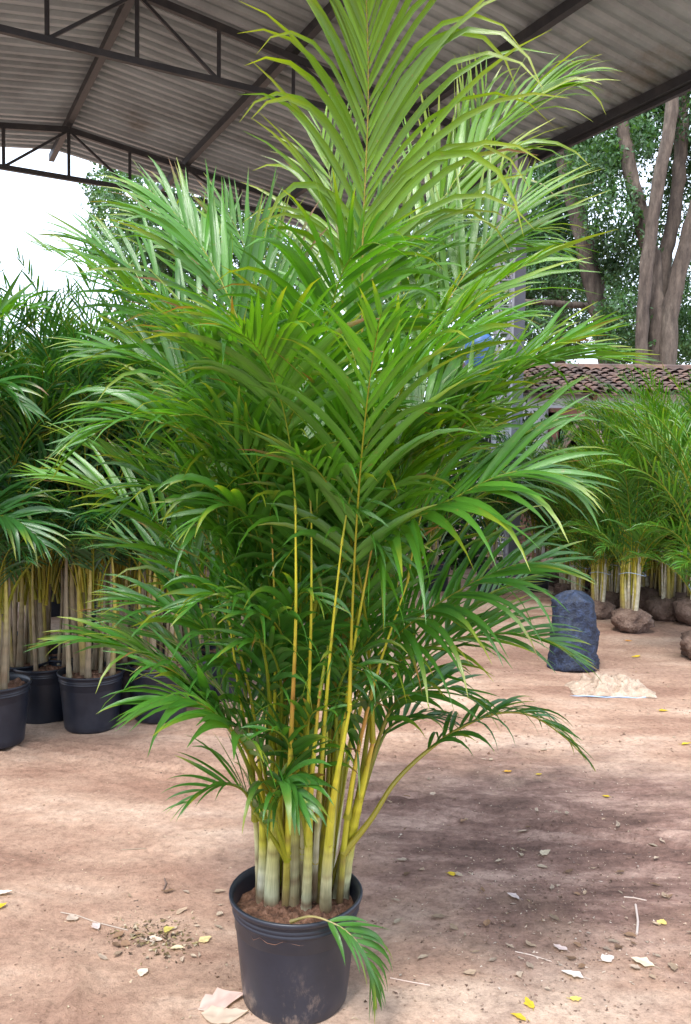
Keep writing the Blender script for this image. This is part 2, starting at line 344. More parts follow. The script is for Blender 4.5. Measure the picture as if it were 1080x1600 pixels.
def hgt(X, Y):
    h = vnoise(X, Y, 1.1, 1)*.035+vnoise(X, Y, 3.1, 2)*.015+vnoise(X*.6+Y*.4, Y*1.4, 8, 4)*.009+vnoise(X, Y, 22, 5)*.004
    # a low curved ridge left by a wheel, and faint tyre ruts
    a = G(55, 1560); dd = np.hypot(X-a.x+.22, Y-a.y+.02)-.33
    h = h+.02*np.exp(-(dd/.018)**2)*(X > a.x-.05)*np.clip((Y-a.y+.12)*8, 0, 1)*np.clip((a.y+.3-Y)*6, 0, 1)
    for px, py in ((150, 1190), (200, 1185), (470, 1160), (700, 1250)):
        q = G(px, py); t = (X-q.x)*.35+(Y-q.y)*.94; h = h+.008*np.sin(t*60)*np.exp(-(t/.13)**2)*.8
    return h*1.25
Z = hgt(X, Y)*near
g = Geo(); ny, nx = X.shape; i, j = np.meshgrid(np.arange(ny-1), np.arange(nx-1), indexing='ij')
g.add(np.stack([X, Y, Z], -1).reshape(-1, 3), np.stack([i*nx+j, i*nx+j+1, (i+1)*nx+j+1, (i+1)*nx+j], -1).reshape(-1, 4))
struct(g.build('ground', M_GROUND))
def gz(x, y):
    return float(hgt(np.array([x]), np.array([y]))[0])*float(np.clip(1-max(abs(x-.9)-4.5, abs(y-5)-5)/2, 0, 1))
# ================================================================== SHED
yaw = .4907; U2 = np.array([-math.sin(yaw), math.cos(yaw), 0]); V2 = np.array([math.cos(yaw), math.sin(yaw), 0]); Z3 = np.array([0, 0, 1.])
E1 = np.array([2.5217, 11.5292, 0]); HW, RISE, SP, ZE = 5.4193, .7426, 4.0877, 5.70
shed = empty('open_shed', (E1[0], E1[1], 0)); tag(shed, 'open sided steel shed with corrugated gable roof over the potted palms', 'shed')
def sp(tr, wv, z):   # tr: bays from truss 1 along the ridge, wv: metres in from right eave
    return E1+U2*SP*tr-V2*wv+Z3*z
def roofz(wv): return ZE+RISE*(1-abs(wv-HW)/HW)
OFF = np.array([E1[0], E1[1], 0])
def rel(p): return np.array(p)-OFF
# sheet with trapezoid corrugation
g = Geo(); pitch = .2; a0_, a1_ = -1.07, 1.42; L_ = (a1_-a0_)*SP; kn = int(L_/pitch)
prof = [(0, 0), (.07, 0), (.1, .042), (.17, .042)]
us = []; hs = []
for k in range(kn):
    for a, h in prof: us.append(a0_*SP+k*pitch+a); hs.append(h)
us = np.array(us); hs = np.array(hs)
for w0, w1 in ((-.25, HW), (HW, 2*HW+.25)):
    ws = np.linspace(w0, w1, 8)
    V = []
    for wv in ws:
        zz = (roofz(wv) if 0 <= wv <= 2*HW else ZE-.25*RISE/HW)+.16
        V.append(np.array([rel(E1+U2*u_-V2*wv+Z3*(zz+h)) for u_, h in zip(us, hs)]))
    V = np.array(V); k, n_ = V.shape[:2]; i, j = np.meshgrid(np.arange(k-1), np.arange(n_-1), indexing='ij')
    f = np.stack([i*n_+j, i*n_+j+1, (i+1)*n_+j+1, (i+1)*n_+j], -1).reshape(-1, 4)
    pan = np.floor(us/1.0).astype(int); pr = np.random.default_rng(5).uniform(.78, 1.12, (pan.max()-pan.min()+2, 9))
    pc_ = pr[pan-pan.min()][None, :, :].repeat(k, 0)[np.arange(k)[:, None], np.arange(n_)[None, :], (np.arange(k)//3)[:, None]+(0 if w0 < 1 else 4)]
    V[:, :, 2] -= (((us % 1.0) < .19)*.012)[None, :]
    g.add(V.reshape(-1, 3), f, np.repeat(pc_.reshape(-1, 1), 3, 1))
g.build('roof_sheet', M_ROOF, shed, smooth=False)
for wv in [HW/3*k for k in range(7)]:
    g = Geo(); z = roofz(wv)+.095; big = .12 if k else .12
    a = rel(sp(a0_+.01, wv, z)); b = rel(sp(a1_-.02, wv, z)); g.bar(a, b, .085, .11); g.build('purlin', M_STEEL, shed, False)
for s_ in (-.06, 2*HW+.06):
    g = Geo(); a = rel(sp(a0_+.01, s_, ZE+.07)); b = rel(sp(a1_-.02, s_, ZE+.07)); g.bar(a, b, .05, .16); g.build('eave_beam', M_STEEL, shed, False)
for tr in (-1, 0, 1):
    g = Geo(); ch = .085
    for s_ in (0, 2*HW):
        g.bar(rel(sp(tr, s_, ZE)), rel(sp(tr, HW, ZE+RISE-.01)), .06, ch)
    g.bar(rel(sp(tr, -.0, ZE+.03)), rel(sp(tr, 2*HW, ZE+.03)), .055, .07)
    for k in range(1, 12):
        wv = HW/6*k; g.bar(rel(sp(tr, wv, ZE+.03)), rel(sp(tr, wv, roofz(wv))), .035, .04)
        q = abs(k-6)
        if q in (0, 2, 4):
            for s_ in ((-1, 1) if q == 0 else (int(math.copysign(1, k-6)),)):
                g.bar(rel(sp(tr, wv, roofz(wv)-.02)), rel(sp(tr, wv+s_*HW/6, ZE+.04)), .03, .035)
    g.build('truss', M_STEEL, shed, False)
def lattice(x0, name):
    g = Geo(); h = ZE-.02; a = .10
    for dx in (-a, a):
        for dy in (-a, a): g.bar((x0[0]+dx, x0[1]+dy, -.05), (x0[0]+dx, x0[1]+dy, h), .03)
    n_ = 17
    for k in range(n_):
        z0, z1 = h/n_*k, h/n_*(k+1); s_ = 1 if k % 2 else -1
        for dy in (-a, a):
            g.bar((x0[0]-a*s_, x0[1]+dy, z0), (x0[0]+a*s_, x0[1]+dy, z1), .016)
            g.bar((x0[0]-a, x0[1]+dy, z1), (x0[0]+a, x0[1]+dy, z1), .016)
            g.bar((x0[0]+dy, x0[1]-a*s_, z0), (x0[0]+dy, x0[1]+a*s_, z1), .016)
    return g.build(name, M_WHITEST, shed, False)
for tr in (-1, 0, 1):
    for wv in (.47, 2*HW-.47):
        if tr == -1 and wv < 1: pass
        q = rel(sp(tr, wv, 0)); lattice(q, 'lattice_column')
        g = Geo(); q2 = rel(sp(tr, wv-.25 if wv < 2 else wv+.25, 0)); g.box((q2[0]+.0, q2[1], ZE/2-.04), (.15, .15, ZE+.02)); g.build('post', M_GREY, shed, False)
# ================================================================== BUILDING behind
BY = 14.0
def bp_(px, py, Y=BY): return P(px, py, Y)
bx0 = P(800, 700, BY).x; bx1 = bx0+6.2; bz = P(900, 612, BY).z
house = empty('farm_building', (bx0, BY, 0)); tag(house, 'low whitewashed farm building with clay tile roof behind the right hand palms', 'building')
g = Geo(); dl = P(862, 700, BY).x-bx0; dr_ = dl+1.25; dz = P(862, 645, BY).z
bz_ = bz
g.box((dl/2, .1, bz_/2), (dl, .2, bz_)); g.box(((dr_+6.2)/2, .1, bz_/2), (6.2-dr_, .2, bz_)); g.box(((dl+dr_)/2, .1, (dz+bz_)/2), (dr_-dl, .2, bz_-dz))
g.box((.1, 2.2, bz_/2), (.2, 4.0, bz_)); g.box((6.1, 2.2, bz_/2), (.2, 4.0, bz_)); g.box((3.1, 4.3, bz_/2), (6.2, .2, bz_))
g.build('wall', M_WALL, house, False)
g = Geo(); g.box((dl-.0, -.02, dz/2), (.14, .26, dz)); g.box((dr_, -.02, dz/2), (.14, .26, dz)); g.box(((dl+dr_)/2, -.02, dz), (dr_-dl+.14, .26, .14)); g.build('door_frame', M_BRICKRED, house, False)
g = Geo(); g.bar((dl+.02, -.2, dz-.75), (dl+.42, -.55, dz+.02), .08, .1); g.bar((dl+.9, -.2, dz-.75), (dl+.42, -.55, dz+.02), .08, .1)
g.build('roof_brace', noisy('weathered_wood', [(.3, .2, .16), (.42, .3, .25)], 8, .85, .4), house, False)
g = Geo(); g.box(((dl+dr_)/2, 2.0, 1.2), (1.6, .05, 2.4)); g.build('interior_shade_panel', M_DARK, house, False)  # near-black sheet standing in for the shade inside the doorway
# brick plinth with real courses
g = Geo(); bw, bh = .24, .075
for r_ in range(12):
    for k in range(int(dl/bw)+1):
        x = k*bw+(bw/2 if r_ % 2 else 0)
        if x+bw > dl-.08: continue
        g.box((x+bw/2+.02, -.03, r_*bh+bh/2), (bw-.015, .08, bh-.012), col=None)
g.build('brick_plinth', noisy('brick', [(.2, .09, .06), (.3, .15, .11)], 5, .9, .5), house, False)
# roof: overlapping barrel tiles
g = Geo(); ez, rz_ = bz_-.05, bz_+.62
for (y0, z0, y1, z1) in ((-.32, ez, 2.2, rz_), (5.1, ez, 2.2, rz_)):
    rows = 9; nb = int(7.4/.2)
    for r_ in range(rows):
        f0, f1 = r_/rows, (r_+1.15)/rows
        for k in range(nb):
            x = -.55+k*.2+R.normal(0, .008); th = np.linspace(0, np.pi, 5); jz = R.normal(0, .008)
            ring = [(x+.1+.09*math.cos(a), .065*math.sin(a)) for a in th]
            V = [(xx, y0+(y1-y0)*f0, z0+(z1-z0)*f0+zz+.035+jz) for xx, zz in ring]+[(xx, y0+(y1-y0)*min(f1, 1), z0+(z1-z0)*min(f1, 1)+zz+jz) for xx, zz in ring]
            g.add(V, [[q, q+1, q+6, q+5] for q in range(4)])
    g.add([(-.6, y0, z0-.02), (6.9, y0, z0-.02), (6.9, y1, z1-.02), (-.6, y1, z1-.02)], [[0, 1, 2, 3]])
g.tube([(-.6, 2.2, rz_+.03), (6.9, 2.2, rz_+.03)], .1, 8)
g.build('tile_roof', M_TILE, house, False)
g = Geo()
for k in range(9): g.bar((-.4+k*.85, -.28, ez-.07), (-.4+k*.85, 2.1, rz_-.09), .06, .1)
g.build('rafters', M_BRICKRED, house, False)
# ================================================================== TREES
def branch(g, a, b, r0, r1, n=10, wob=.15, lump=.05):
    a = np.array(a, float); b = np.array(b, float); t = np.linspace(0, 1, n)[:, None]
    p = a+(b-a)*t; L = np.linalg.norm(b-a); p += np.sin(t*np.pi)*R.normal(0, wob, 3)*L*.3+np.sin(t*np.pi*2)*R.normal(0, wob, 3)*L*.08
    g.tube(p, np.linspace(r0, r1, n)*(1+.05*R.standard_normal(n)), 10, None, lump=lump); return p
def foliage(g, clumps, dens, size, col=(.028, .07, .025), hang=.4, spread=1.):
    """leaf-sized bent quads grouped on short twigs inside each clump"""
    for cx, cy, cz, rx, ry, rz in clumps:
        nt_ = int(dens*(rx*ry*rz)**.72)
        u = unit(R.standard_normal((nt_, 3)))*R.uniform(.25, 1, (nt_, 1))**.5
        tc = np.array([cx, cy, cz])+u*np.array([rx, ry, rz]); nl = 12
        td = unit(unit(R.standard_normal((nt_, 3)))+np.array([0, 0, -hang]))
        k = R.random((nt_, nl, 1)); q = tc[:, None]+td[:, None]*k*size*6+R.normal(0, size*1.0, (nt_, nl, 3))
        q = q.reshape(-1, 3); m = len(q)
        a = unit(R.standard_normal((m, 3))+np.array([0, 0, -.5])); b = unit(np.cross(a, R.standard_normal((m, 3)))); nn = np.cross(a, b)
        s_ = size*R.uniform(.6, 1.3, (m, 1))
        V = np.stack([q-a*s_, q-b*s_*.45+nn*s_*.12, q+a*s_, q+b*s_*.45+nn*s_*.12], 1)
        cv = np.array(col)*R.uniform(.7, 1.25)*np.repeat(R.uniform(.65, 1.4, (nt_, 1)), nl, 0)*R.uniform(.85, 1.15, (m, 1))
        g.add(V.reshape(-1, 3), np.arange(m*4).reshape(-1, 4), np.repeat(cv, 4, 0))
def blobs(items, Y, dy=1.5):
    out = []
    for px, py, rx, rz in items:
        yy = Y+R.uniform(-dy, dy); c = P(px, py, yy); k = yy/F_PX
        out.append((c.x, c.y, c.z, rx*k, R.uniform(.8, 1.3), rz*k))
    return out
# right: big multi-trunk tree
def tree(name, label, base, trunks, clumps, dens, size, m=M_BARK, col=(.028, .07, .025), group=None):
    o = empty(name, base); tag(o, label, 'tree', group); off = np.array(base)
    g = Geo()
    for pts, Yt, r0, r1 in trunks:
        q = spline([np.array(P(a, b_, Yt))-off for a, b_ in pts], 40); q += R.normal(0, .012, q.shape)
        g.tube(q, np.linspace(r0, r1, 40)*(1+.05*R.standard_normal(40)), 14, None, lump=.03)
    g.build('trunk', m, o)
    g = Geo(); foliage(g, [(x-off[0], y-off[1], z-off[2], a, b, c) for x, y, z, a, b, c in clumps], dens, size, col); g.build('crown', M_TREE, o)
    return o
def PX(a, Y): return tuple(P(a[0], a[1], Y))
b0 = (P(1015, 600, 20).x, 20, 0)
tr = [([(1000, 900), (1003, 560), (1010, 420), (1030, 280), (1048, 190), (1055, 60)], 19.6, .17, .14),
      ([(1028, 900), (1026, 560), (1024, 450), (1010, 370), (990, 290), (965, 150)], 20.2, .27, .15),
      ([(1040, 900), (1042, 555), (1055, 450), (1078, 360), (1110, 260), (1160, 120)], 20, .24, .16),
      ([(1030, 560), (1035, 430), (1056, 320), (1066, 200), (1062, 60)], 20.4, .2, .13)]
cl = blobs([(1020, 100, 60, 60), (985, 200, 45, 60), (930, 210, 60, 45), (1030, 330, 22, 50), (985, 400, 30, 50), (975, 520, 30, 50), (1075, 540, 30, 30), (1040, 190, 60, 40), (960, 220, 60, 40), (1000, 130, 70, 50), (1060, 260, 40, 40), (930, 270, 50, 40), (960, 330, 45, 45), (900, 250, 50, 35), (945, 400, 35, 50), (1075, 450, 30, 60), (1065, 520, 40, 40), (965, 480, 25, 45), (980, 540, 35, 30), (1090, 180, 50, 60), (1110, 330, 40, 80), (880, 300, 50, 45), (1000, 40, 120, 60), (1100, 60, 100, 70), (1180, 200, 80, 100), (1180, 380, 80, 90), (1200, 520, 80, 60)], 21.8, 1.6)
tree('broadleaf_tree', 'tall pale barked tree with several trunks rising behind the tiled roof at right', b0, tr, cl, 240, .065, col=(.045, .11, .04))
b0 = (P(945, 600, 22).x, 22, 0)
tr = [([(955, 900), (948, 560), (930, 460), (912, 380), (885, 260), (850, 100)], 22, .30, .2), ([(918, 478), (870, 474), (810, 470)], 22, .09, .06)]
cl = blobs([(860, 300, 50, 50), (850, 370, 55, 45), (880, 420, 50, 40), (840, 450, 45, 40), (830, 510, 40, 35), (900, 380, 35, 35), (800, 400, 60, 50), (890, 250, 50, 30), (760, 430, 60, 50), (700, 400, 60, 60), (740, 330, 70, 60), (800, 260, 70, 50), (820, 180, 80, 50), (900, 520, 25, 25), (760, 500, 40, 30), (640, 440, 60, 50), (870, 150, 70, 50)], 24, 1)
tree('broadleaf_tree', 'leaning brown trunk tree with drooping foliage between roof corner and big tree', b0, tr, cl, 190, .07, col=(.045, .11, .045))
b0 = (P(873, 600, 26).x, 26, 0); tr = [([(876, 900), (876, 560), (872, 480), (868, 380), (868, 250)], 26, .2, .15)]
cl = blobs([(850, 480, 50, 35), (900, 470, 40, 40), (880, 540, 35, 20), (820, 540, 40, 30), (930, 440, 40, 40), (860, 400, 70, 50), (790, 470, 50, 40), (1000, 480, 50, 60), (1060, 500, 50, 60), (720, 520, 50, 40)], 26.5, 1.5)
tree('broadleaf_tree', 'slim straight grey trunk of a farther tree seen above the roof ridge', b0, tr, cl, 120, .075, col=(.035, .085, .04))
# left tree beyond the shed
b0 = (P(290, 700, 24).x, 24, 0); tr = [([(290, 900), (295, 560), (270, 420), (250, 310)], 24, .35, .1), ([(295, 600), (320, 460), (370, 340)], 24, .22, .08)]
cl = blobs([(215, 300, 55, 45), (180, 340, 40, 40), (250, 350, 60, 45), (310, 320, 50, 40), (200, 400, 55, 45), (290, 400, 60, 50), (370, 340, 50, 40), (160, 300, 25, 30), (360, 420, 60, 50), (240, 460, 80, 50), (440, 380, 50, 50), (175, 260, 22, 20), (300, 520, 120, 60), (450, 480, 80, 70), (500, 400, 60, 40)], 24, 1.5)
tree('broadleaf_tree', 'loose leafy tree beyond the shed seen under the far truss at left', b0, tr, cl, 130, .08, col=(.045, .11, .04))
# hedge of dense growth closing the yard behind the palms
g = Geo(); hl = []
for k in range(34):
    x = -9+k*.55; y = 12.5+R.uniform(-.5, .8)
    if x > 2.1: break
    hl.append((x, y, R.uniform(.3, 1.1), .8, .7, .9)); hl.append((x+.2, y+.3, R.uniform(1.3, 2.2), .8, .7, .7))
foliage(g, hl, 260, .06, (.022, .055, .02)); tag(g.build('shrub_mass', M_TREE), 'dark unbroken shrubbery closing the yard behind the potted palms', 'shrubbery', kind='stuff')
# blue water tank on a stand
tx = P(748, 560, 16).x; tk = empty('water_tank', (tx, 16, 0)); tag(tk, 'blue plastic water tank on a stand behind the lattice column', 'tank')
zt, zb = P(748, 522, 16).z, P(748, 575, 16).z
g = Geo(); g.tube([(0, 0, zb), (0, 0, zb+.1), (0, 0, (zb+zt)/2), (0, 0, zt-.12), (0, 0, zt-.02), (0, 0, zt)], [.24, .27, .28, .28, .2, .08], 24); g.build('tank_body', M_BLUE, tk)
g = Geo(); g.tube([(0, 0, zt), (0, 0, zt+.05)], [.11, .1], 16); g.build('lid', M_BLUE, tk)
g = Geo()
for dx in (-.22, .22):
    for dy in (-.22, .22): g.bar((dx, dy, 0), (dx, dy, zb-.04), .06)
g.box((0, 0, zb-.02), (.6, .6, .05)); g.build('stand', M_STEEL, tk, False)
# ================================================================== POTS
def lathe(g, prof, n=48, col=None):
    V = []; k = len(prof); th = np.arange(n)/n*2*np.pi
    for r_, z in prof: V.append(np.stack([r_*np.cos(th), r_*np.sin(th), np.full(n, z)], 1))
    V = np.concatenate(V); i, j = np.meshgrid(np.arange(k-1), np.arange(n), indexing='ij'); j2 = (j+1) % n
    g.add(V, np.stack([i*n+j, i*n+j2, (i+1)*n+j2, (i+1)*n+j], -1).reshape(-1, 4), col)
    return V
def potgeo(Rr, Rb, H, fill=.045):
    g = Geo(); p = [(0.001, .004), (Rb*.96, .004), (Rb, .015)]
    for k in range(9): p.append((Rb+(Rr*.965-Rb)*(k+1)/9.5, .015+(H*.83-.015)*(k+1)/9))
    z = H*.83
    for k in range(3): p += [(Rr*.968+.0005, z+.004+k*.012), (Rr*.985+.0012, z+.008+k*.012), (Rr*.97+.0005, z+.012+k*.012)]
    p += [(Rr*1.0, H-.018), (Rr*1.035, H-.014), (Rr*1.045, H-.004), (Rr*1.03, H), (Rr*.99, H-.002), (Rr*.965, H-.02), (Rr*.95, H-fill-.05), (Rr*.8, H-fill-.09), (0.001, H-fill-.09)]
    V = lathe(g, p)
    th = np.arctan2(V[:, 1], V[:, 0]); rr = np.hypot(V[:, 0], V[:, 1])
    # faint moulded ribs and slight out-of-round
    k = 1+.006*np.cos(th*2+.5)+.003*np.cos(th*5)+.0035*np.clip(np.cos(th*12), .2, 1)*(V[:, 2] < H*.8)*(V[:, 2] > .03)
    V[:, 0] *= k; V[:, 1] *= k; g.v[0] = V.astype(np.float32); return g
def soilgeo(Rr, z):
    g = Geo(); n = 48; k = 14; V = []
    for i in range(k):
        r_ = Rr*i/(k-1); th = np.arange(n)/n*2*np.pi
        V.append(np.stack([r_*np.cos(th), r_*np.sin(th), z+.012*(1-(i/(k-1))**2)+R.normal(0, .006, n)*(i > 0)], 1))
    V = np.concatenate(V); i, j = np.meshgrid(np.arange(k-1), np.arange(n), indexing='ij'); j2 = (j+1) % n
    g.add(V, np.stack([i*n+j, i*n+j2, (i+1)*n+j2, (i+1)*n+j], -1).reshape(-1, 4)); return g
pb = G(461, 1548); PY = pb.y; prim = P(467, 1392, PY); PH = prim.z; PR = 107/F_PX*PY*.955; PRB = 86/F_PX*PY*.97
pz = gz(pb.x, pb.y)
def scuffpot():
    m, n, l, b = mat('scuffed_black_plastic'); tc = N(n, 'TexCoord')
    t = N(n, 'TexNoise', i_Scale=5., i_Detail=8., i_Roughness=.7); l.new(tc.outputs['Object'], t.inputs['Vector'])
    r = ramp(n, [(.35, (.010, .013, .022)), (.6, (.018, .021, .033)), (.75, (.045, .046, .058))]); l.new(t.outputs['Fac'], r.inputs[0])
    t2 = N(n, 'TexNoise', i_Scale=11., i_Detail=10., i_Roughness=.8); mp = N(n, 'Mapping'); mp.inputs['Scale'].default_value = (1, 1, .5); mp.inputs['Location'].default_value = (2.3, 0, .4); l.new(tc.outputs['Object'], mp.inputs[0]); l.new(mp.outputs[0], t2.inputs['Vector'])
    r2 = ramp(n, [(.54, (0, 0, 0)), (.68, (.75, .75, .75))]); l.new(t2.outputs['Fac'], r2.inputs[0])
    sx = N(n, 'SeparateXYZ'); l.new(tc.outputs['Object'], sx.inputs[0]); mr = N(n, 'MapRange'); mr.inputs['From Min'].default_value = .2; mr.inputs['From Max'].default_value = 0; l.new(sx.outputs['Z'], mr.inputs['Value'])
    f = N(n, 'Math', operation='MULTIPLY'); l.new(r2.outputs[0], f.inputs[0]); l.new(mr.outputs[0], f.inputs[1])
    c = mixc(n, l, f.outputs[0], r.outputs[0], (.3, .22, .17)); l.new(c, b.inputs['Base Color'])
    b.inputs['Roughness'].default_value = .4; b.inputs['Specular IOR Level'].default_value = .55
    bp = N(n, 'Bump', i_Strength=.12, i_Distance=.004); l.new(t.outputs['Fac'], bp.inputs['Height']); l.new(bp.outputs[0], b.inputs['Normal']); return m
M_POT1 = scuffpot()
mpot = potgeo(PR, PRB, PH-pz+.01, .04).build('plant_pot', M_POT1, None, loc=(pb.x, pb.y, pz-.004))
tag(mpot, 'large black plastic nursery pot in the foreground holding the tall palm', 'pot')
SZ = PH-pz-.05
soilgeo(PR*.955, SZ).build('soil', M_SOIL, mpot)
# ================================================================== MAIN PALM
palm = empty('areca_palm', (pb.x, pb.y, pz)); tag(palm, 'tall many stemmed areca palm with yellow stems filling the foreground pot', 'palm')
PO = np.array([pb.x, pb.y, pz]); soilz = pz+SZ
def pp(l): return [np.array(P(*q))-PO for q in l]
def snap(pl):
    """start a petiole on the cane it grows from"""
    a = np.array(pl[0]); A_ = np.concatenate(SPL); ok = (A_[:, 2] < a[2]-.03) & (A_[:, 2] > a[2]-.22); A_ = A_[ok] if ok.any() else np.concatenate(SPL)
    j = np.argmin(np.hypot(A_[:, 0]-a[0], A_[:, 1]-a[1])+.15*np.abs(A_[:, 2]-a[2]+.08)); q0 = A_[j]
    if np.linalg.norm((q0-a)[:2]) < .012: return [q0]+list(pl[1:])
    return [q0]+list(pl[1:])
def mfrond(pts, **k):
    g = Geo(); k.setdefault('r0', .0075)
    if 770 < pts[0][1] < 1110:
        k['r0'] = .0060
        x, y, Yd = pts[0]; nx_ = 478+(x-490)*.55; L0 = sum((Vector(a)-Vector(b)).length for a, b in zip(pp(pts[:-1]), pp(pts[1:])))
        extra = [(nx_, 1255, pb.y+(Yd-pb.y)*.3), (nx_+(x-nx_)*.45, 1255+(y-1255)*.5, pb.y+(Yd-pb.y)*.6)]
        pts = extra+list(pts); L1 = sum((Vector(a)-Vector(b)).length for a, b in zip(pp(pts[:-1]), pp(pts[1:])))
        k['t0'] = (L1-L0+k['t0']*L0)/L1; k['nr'] = 48
    q = pp(pts); q = snap(q) if pts[0][1] < 1400 else q; frond(g, q, **k); return g.build('frond', M_LEAF, palm)
# stems: pixel base x, then (px,py) up, radius, local depth offset
D0 = PY
stems = [
 ([(410, 1412), (412, 1330), (408, 1230), (402, 1150), (392, 1080)], .017, -.02),
 ([(424, 1418), (428, 1320), (436, 1200), (446, 1050), (455, 900)], .021, -.04),
 ([(436, 1405), (440, 1300), (440, 1180), (428, 1000), (420, 850)], .013, .05),
 ([(455, 1416), (460, 1300), (470, 1180), (482, 1000), (488, 860)], .024, -.05),
 ([(475, 1395), (480, 1280), (492, 1150), (505, 1000), (520, 870)], .014, .06),
 ([(478, 1424), (482, 1330), (486, 1230), (500, 1080), (520, 960)], .014, -.08),
 ([(502, 1412), (508, 1320), (520, 1210), (545, 1050), (585, 900)], .020, -.01),
 ([(508, 1425), (512, 1340), (522, 1240), (548, 1100), (560, 980)], .016, -.09),
 ([(518, 1390), (528, 1300), (545, 1180), (575, 1070), (620, 950)], .013, .07),
 ([(540, 1400), (550, 1330), (562, 1260), (585, 1150), (625, 1060)], .023, -.02),
 ([(460, 1385), (462, 1280), (466, 1150), (460, 1000), (455, 850)], .012, .11),
 ([(500, 1385), (500, 1280), (510, 1150), (540, 1000), (560, 860)], .012, .12),
 ([(448, 1392), (440, 1290), (425, 1180), (405, 1050), (390, 930)], .012, .09),
 ([(418, 1400), (420, 1290), (428, 1150), (430, 990), (425, 830)], .0085, -.06),
 ([(446, 1420), (450, 1300), (455, 1150), (462, 980), (462, 790)], .0095, -.10),
 ([(470, 1408), (474, 1290), (480, 1150), (486, 980), (487, 800)], .0085, -.09),
 ([(490, 1412), (496, 1290), (506, 1150), (518, 1000), (535, 840)], .0085, -.10),
 ([(512, 1408), (520, 1290), (533, 1160), (555, 1000), (588, 820)], .009, -.07),
 ([(530, 1412), (540, 1300), (556, 1190), (590, 1050), (640, 900)], .009, -.06),
 ([(405, 1408), (400, 1290), (388, 1170), (368, 1040), (352, 920)], .008, -.03),
]
SPL = []; TOPS = []
W_ = np.array([.5, .5, .38]); Y_ = np.array([.5, .46, .035]); G_ = np.array([.24, .30, .04]); B_ = np.array([.27, .19, .11]); O_ = np.array([.42, .2, .05])
for i_, (px, r_, dz_) in enumerate(stems):
    px = px[:4] if r_ > .0135 else px; Y0 = D0+dz_*1.1; q = pp([(a, b, Y0+dz_*.8*k) for k, (a, b) in enumerate(px)])
    b = np.array(G(px[0][0], px[0][1], soilz-.01)); b = b-PO
    # base really in the soil disc
    rr = math.hypot(b[0], b[1]); 
    if rr > PR*.8: b[0] *= PR*.8/rr; b[1] *= PR*.8/rr
    off = b-q[0]; q = [v+off*max(0, 1-k/3) for k, v in enumerate(q)]; q[0][2] = SZ-.02
    YG = Y_*.6+G_*.4; cols = [[B_, W_, YG, Y_, Y_, Y_], [W_, W_*.6+YG*.4, YG, Y_, Y_, O_], [B_, YG, Y_, O_, Y_, Y_], [B_, W_*.7+YG*.3, YG, Y_, Y_, Y_]][i_ % 4]
    stemgeo(q, r_, cols, 12).build('stem', M_STEM, palm); SPL.append(spline(q, 60)); TOPS.append((q[-1], q[-1]-q[-2], r_))
    if i_ % 2 == 0:   # dry papery sheath peeling off the foot of the cane
        g = Geo(); th = np.linspace(0, 2.2, 5)+i_; hh = R.uniform(.07, .16); V = []
        for k in range(7):
            z = .02+hh*k/6; c0 = q[0]+(q[1]-q[0])*min(1, z/max(.01, q[1][2]-q[0][2])); rr_ = r_*(1.22-.03*k)+.012*max(0, k-4)/2
            V += [(c0[0]+math.cos(a)*rr_*(1+R.normal(0, .04)), c0[1]+math.sin(a)*rr_, c0[2]+z+R.normal(0, .006)*(k == 6)*3) for a in th]
        g.add(V, [[a*5+b_, a*5+b_+1, (a+1)*5+b_+1, (a+1)*5+b_] for a in range(6) for b_ in range(4)], np.array([.30, .21, .13])*R.uniform(.7, 1.2)); g.build('dry_sheath', M_DRY, palm)
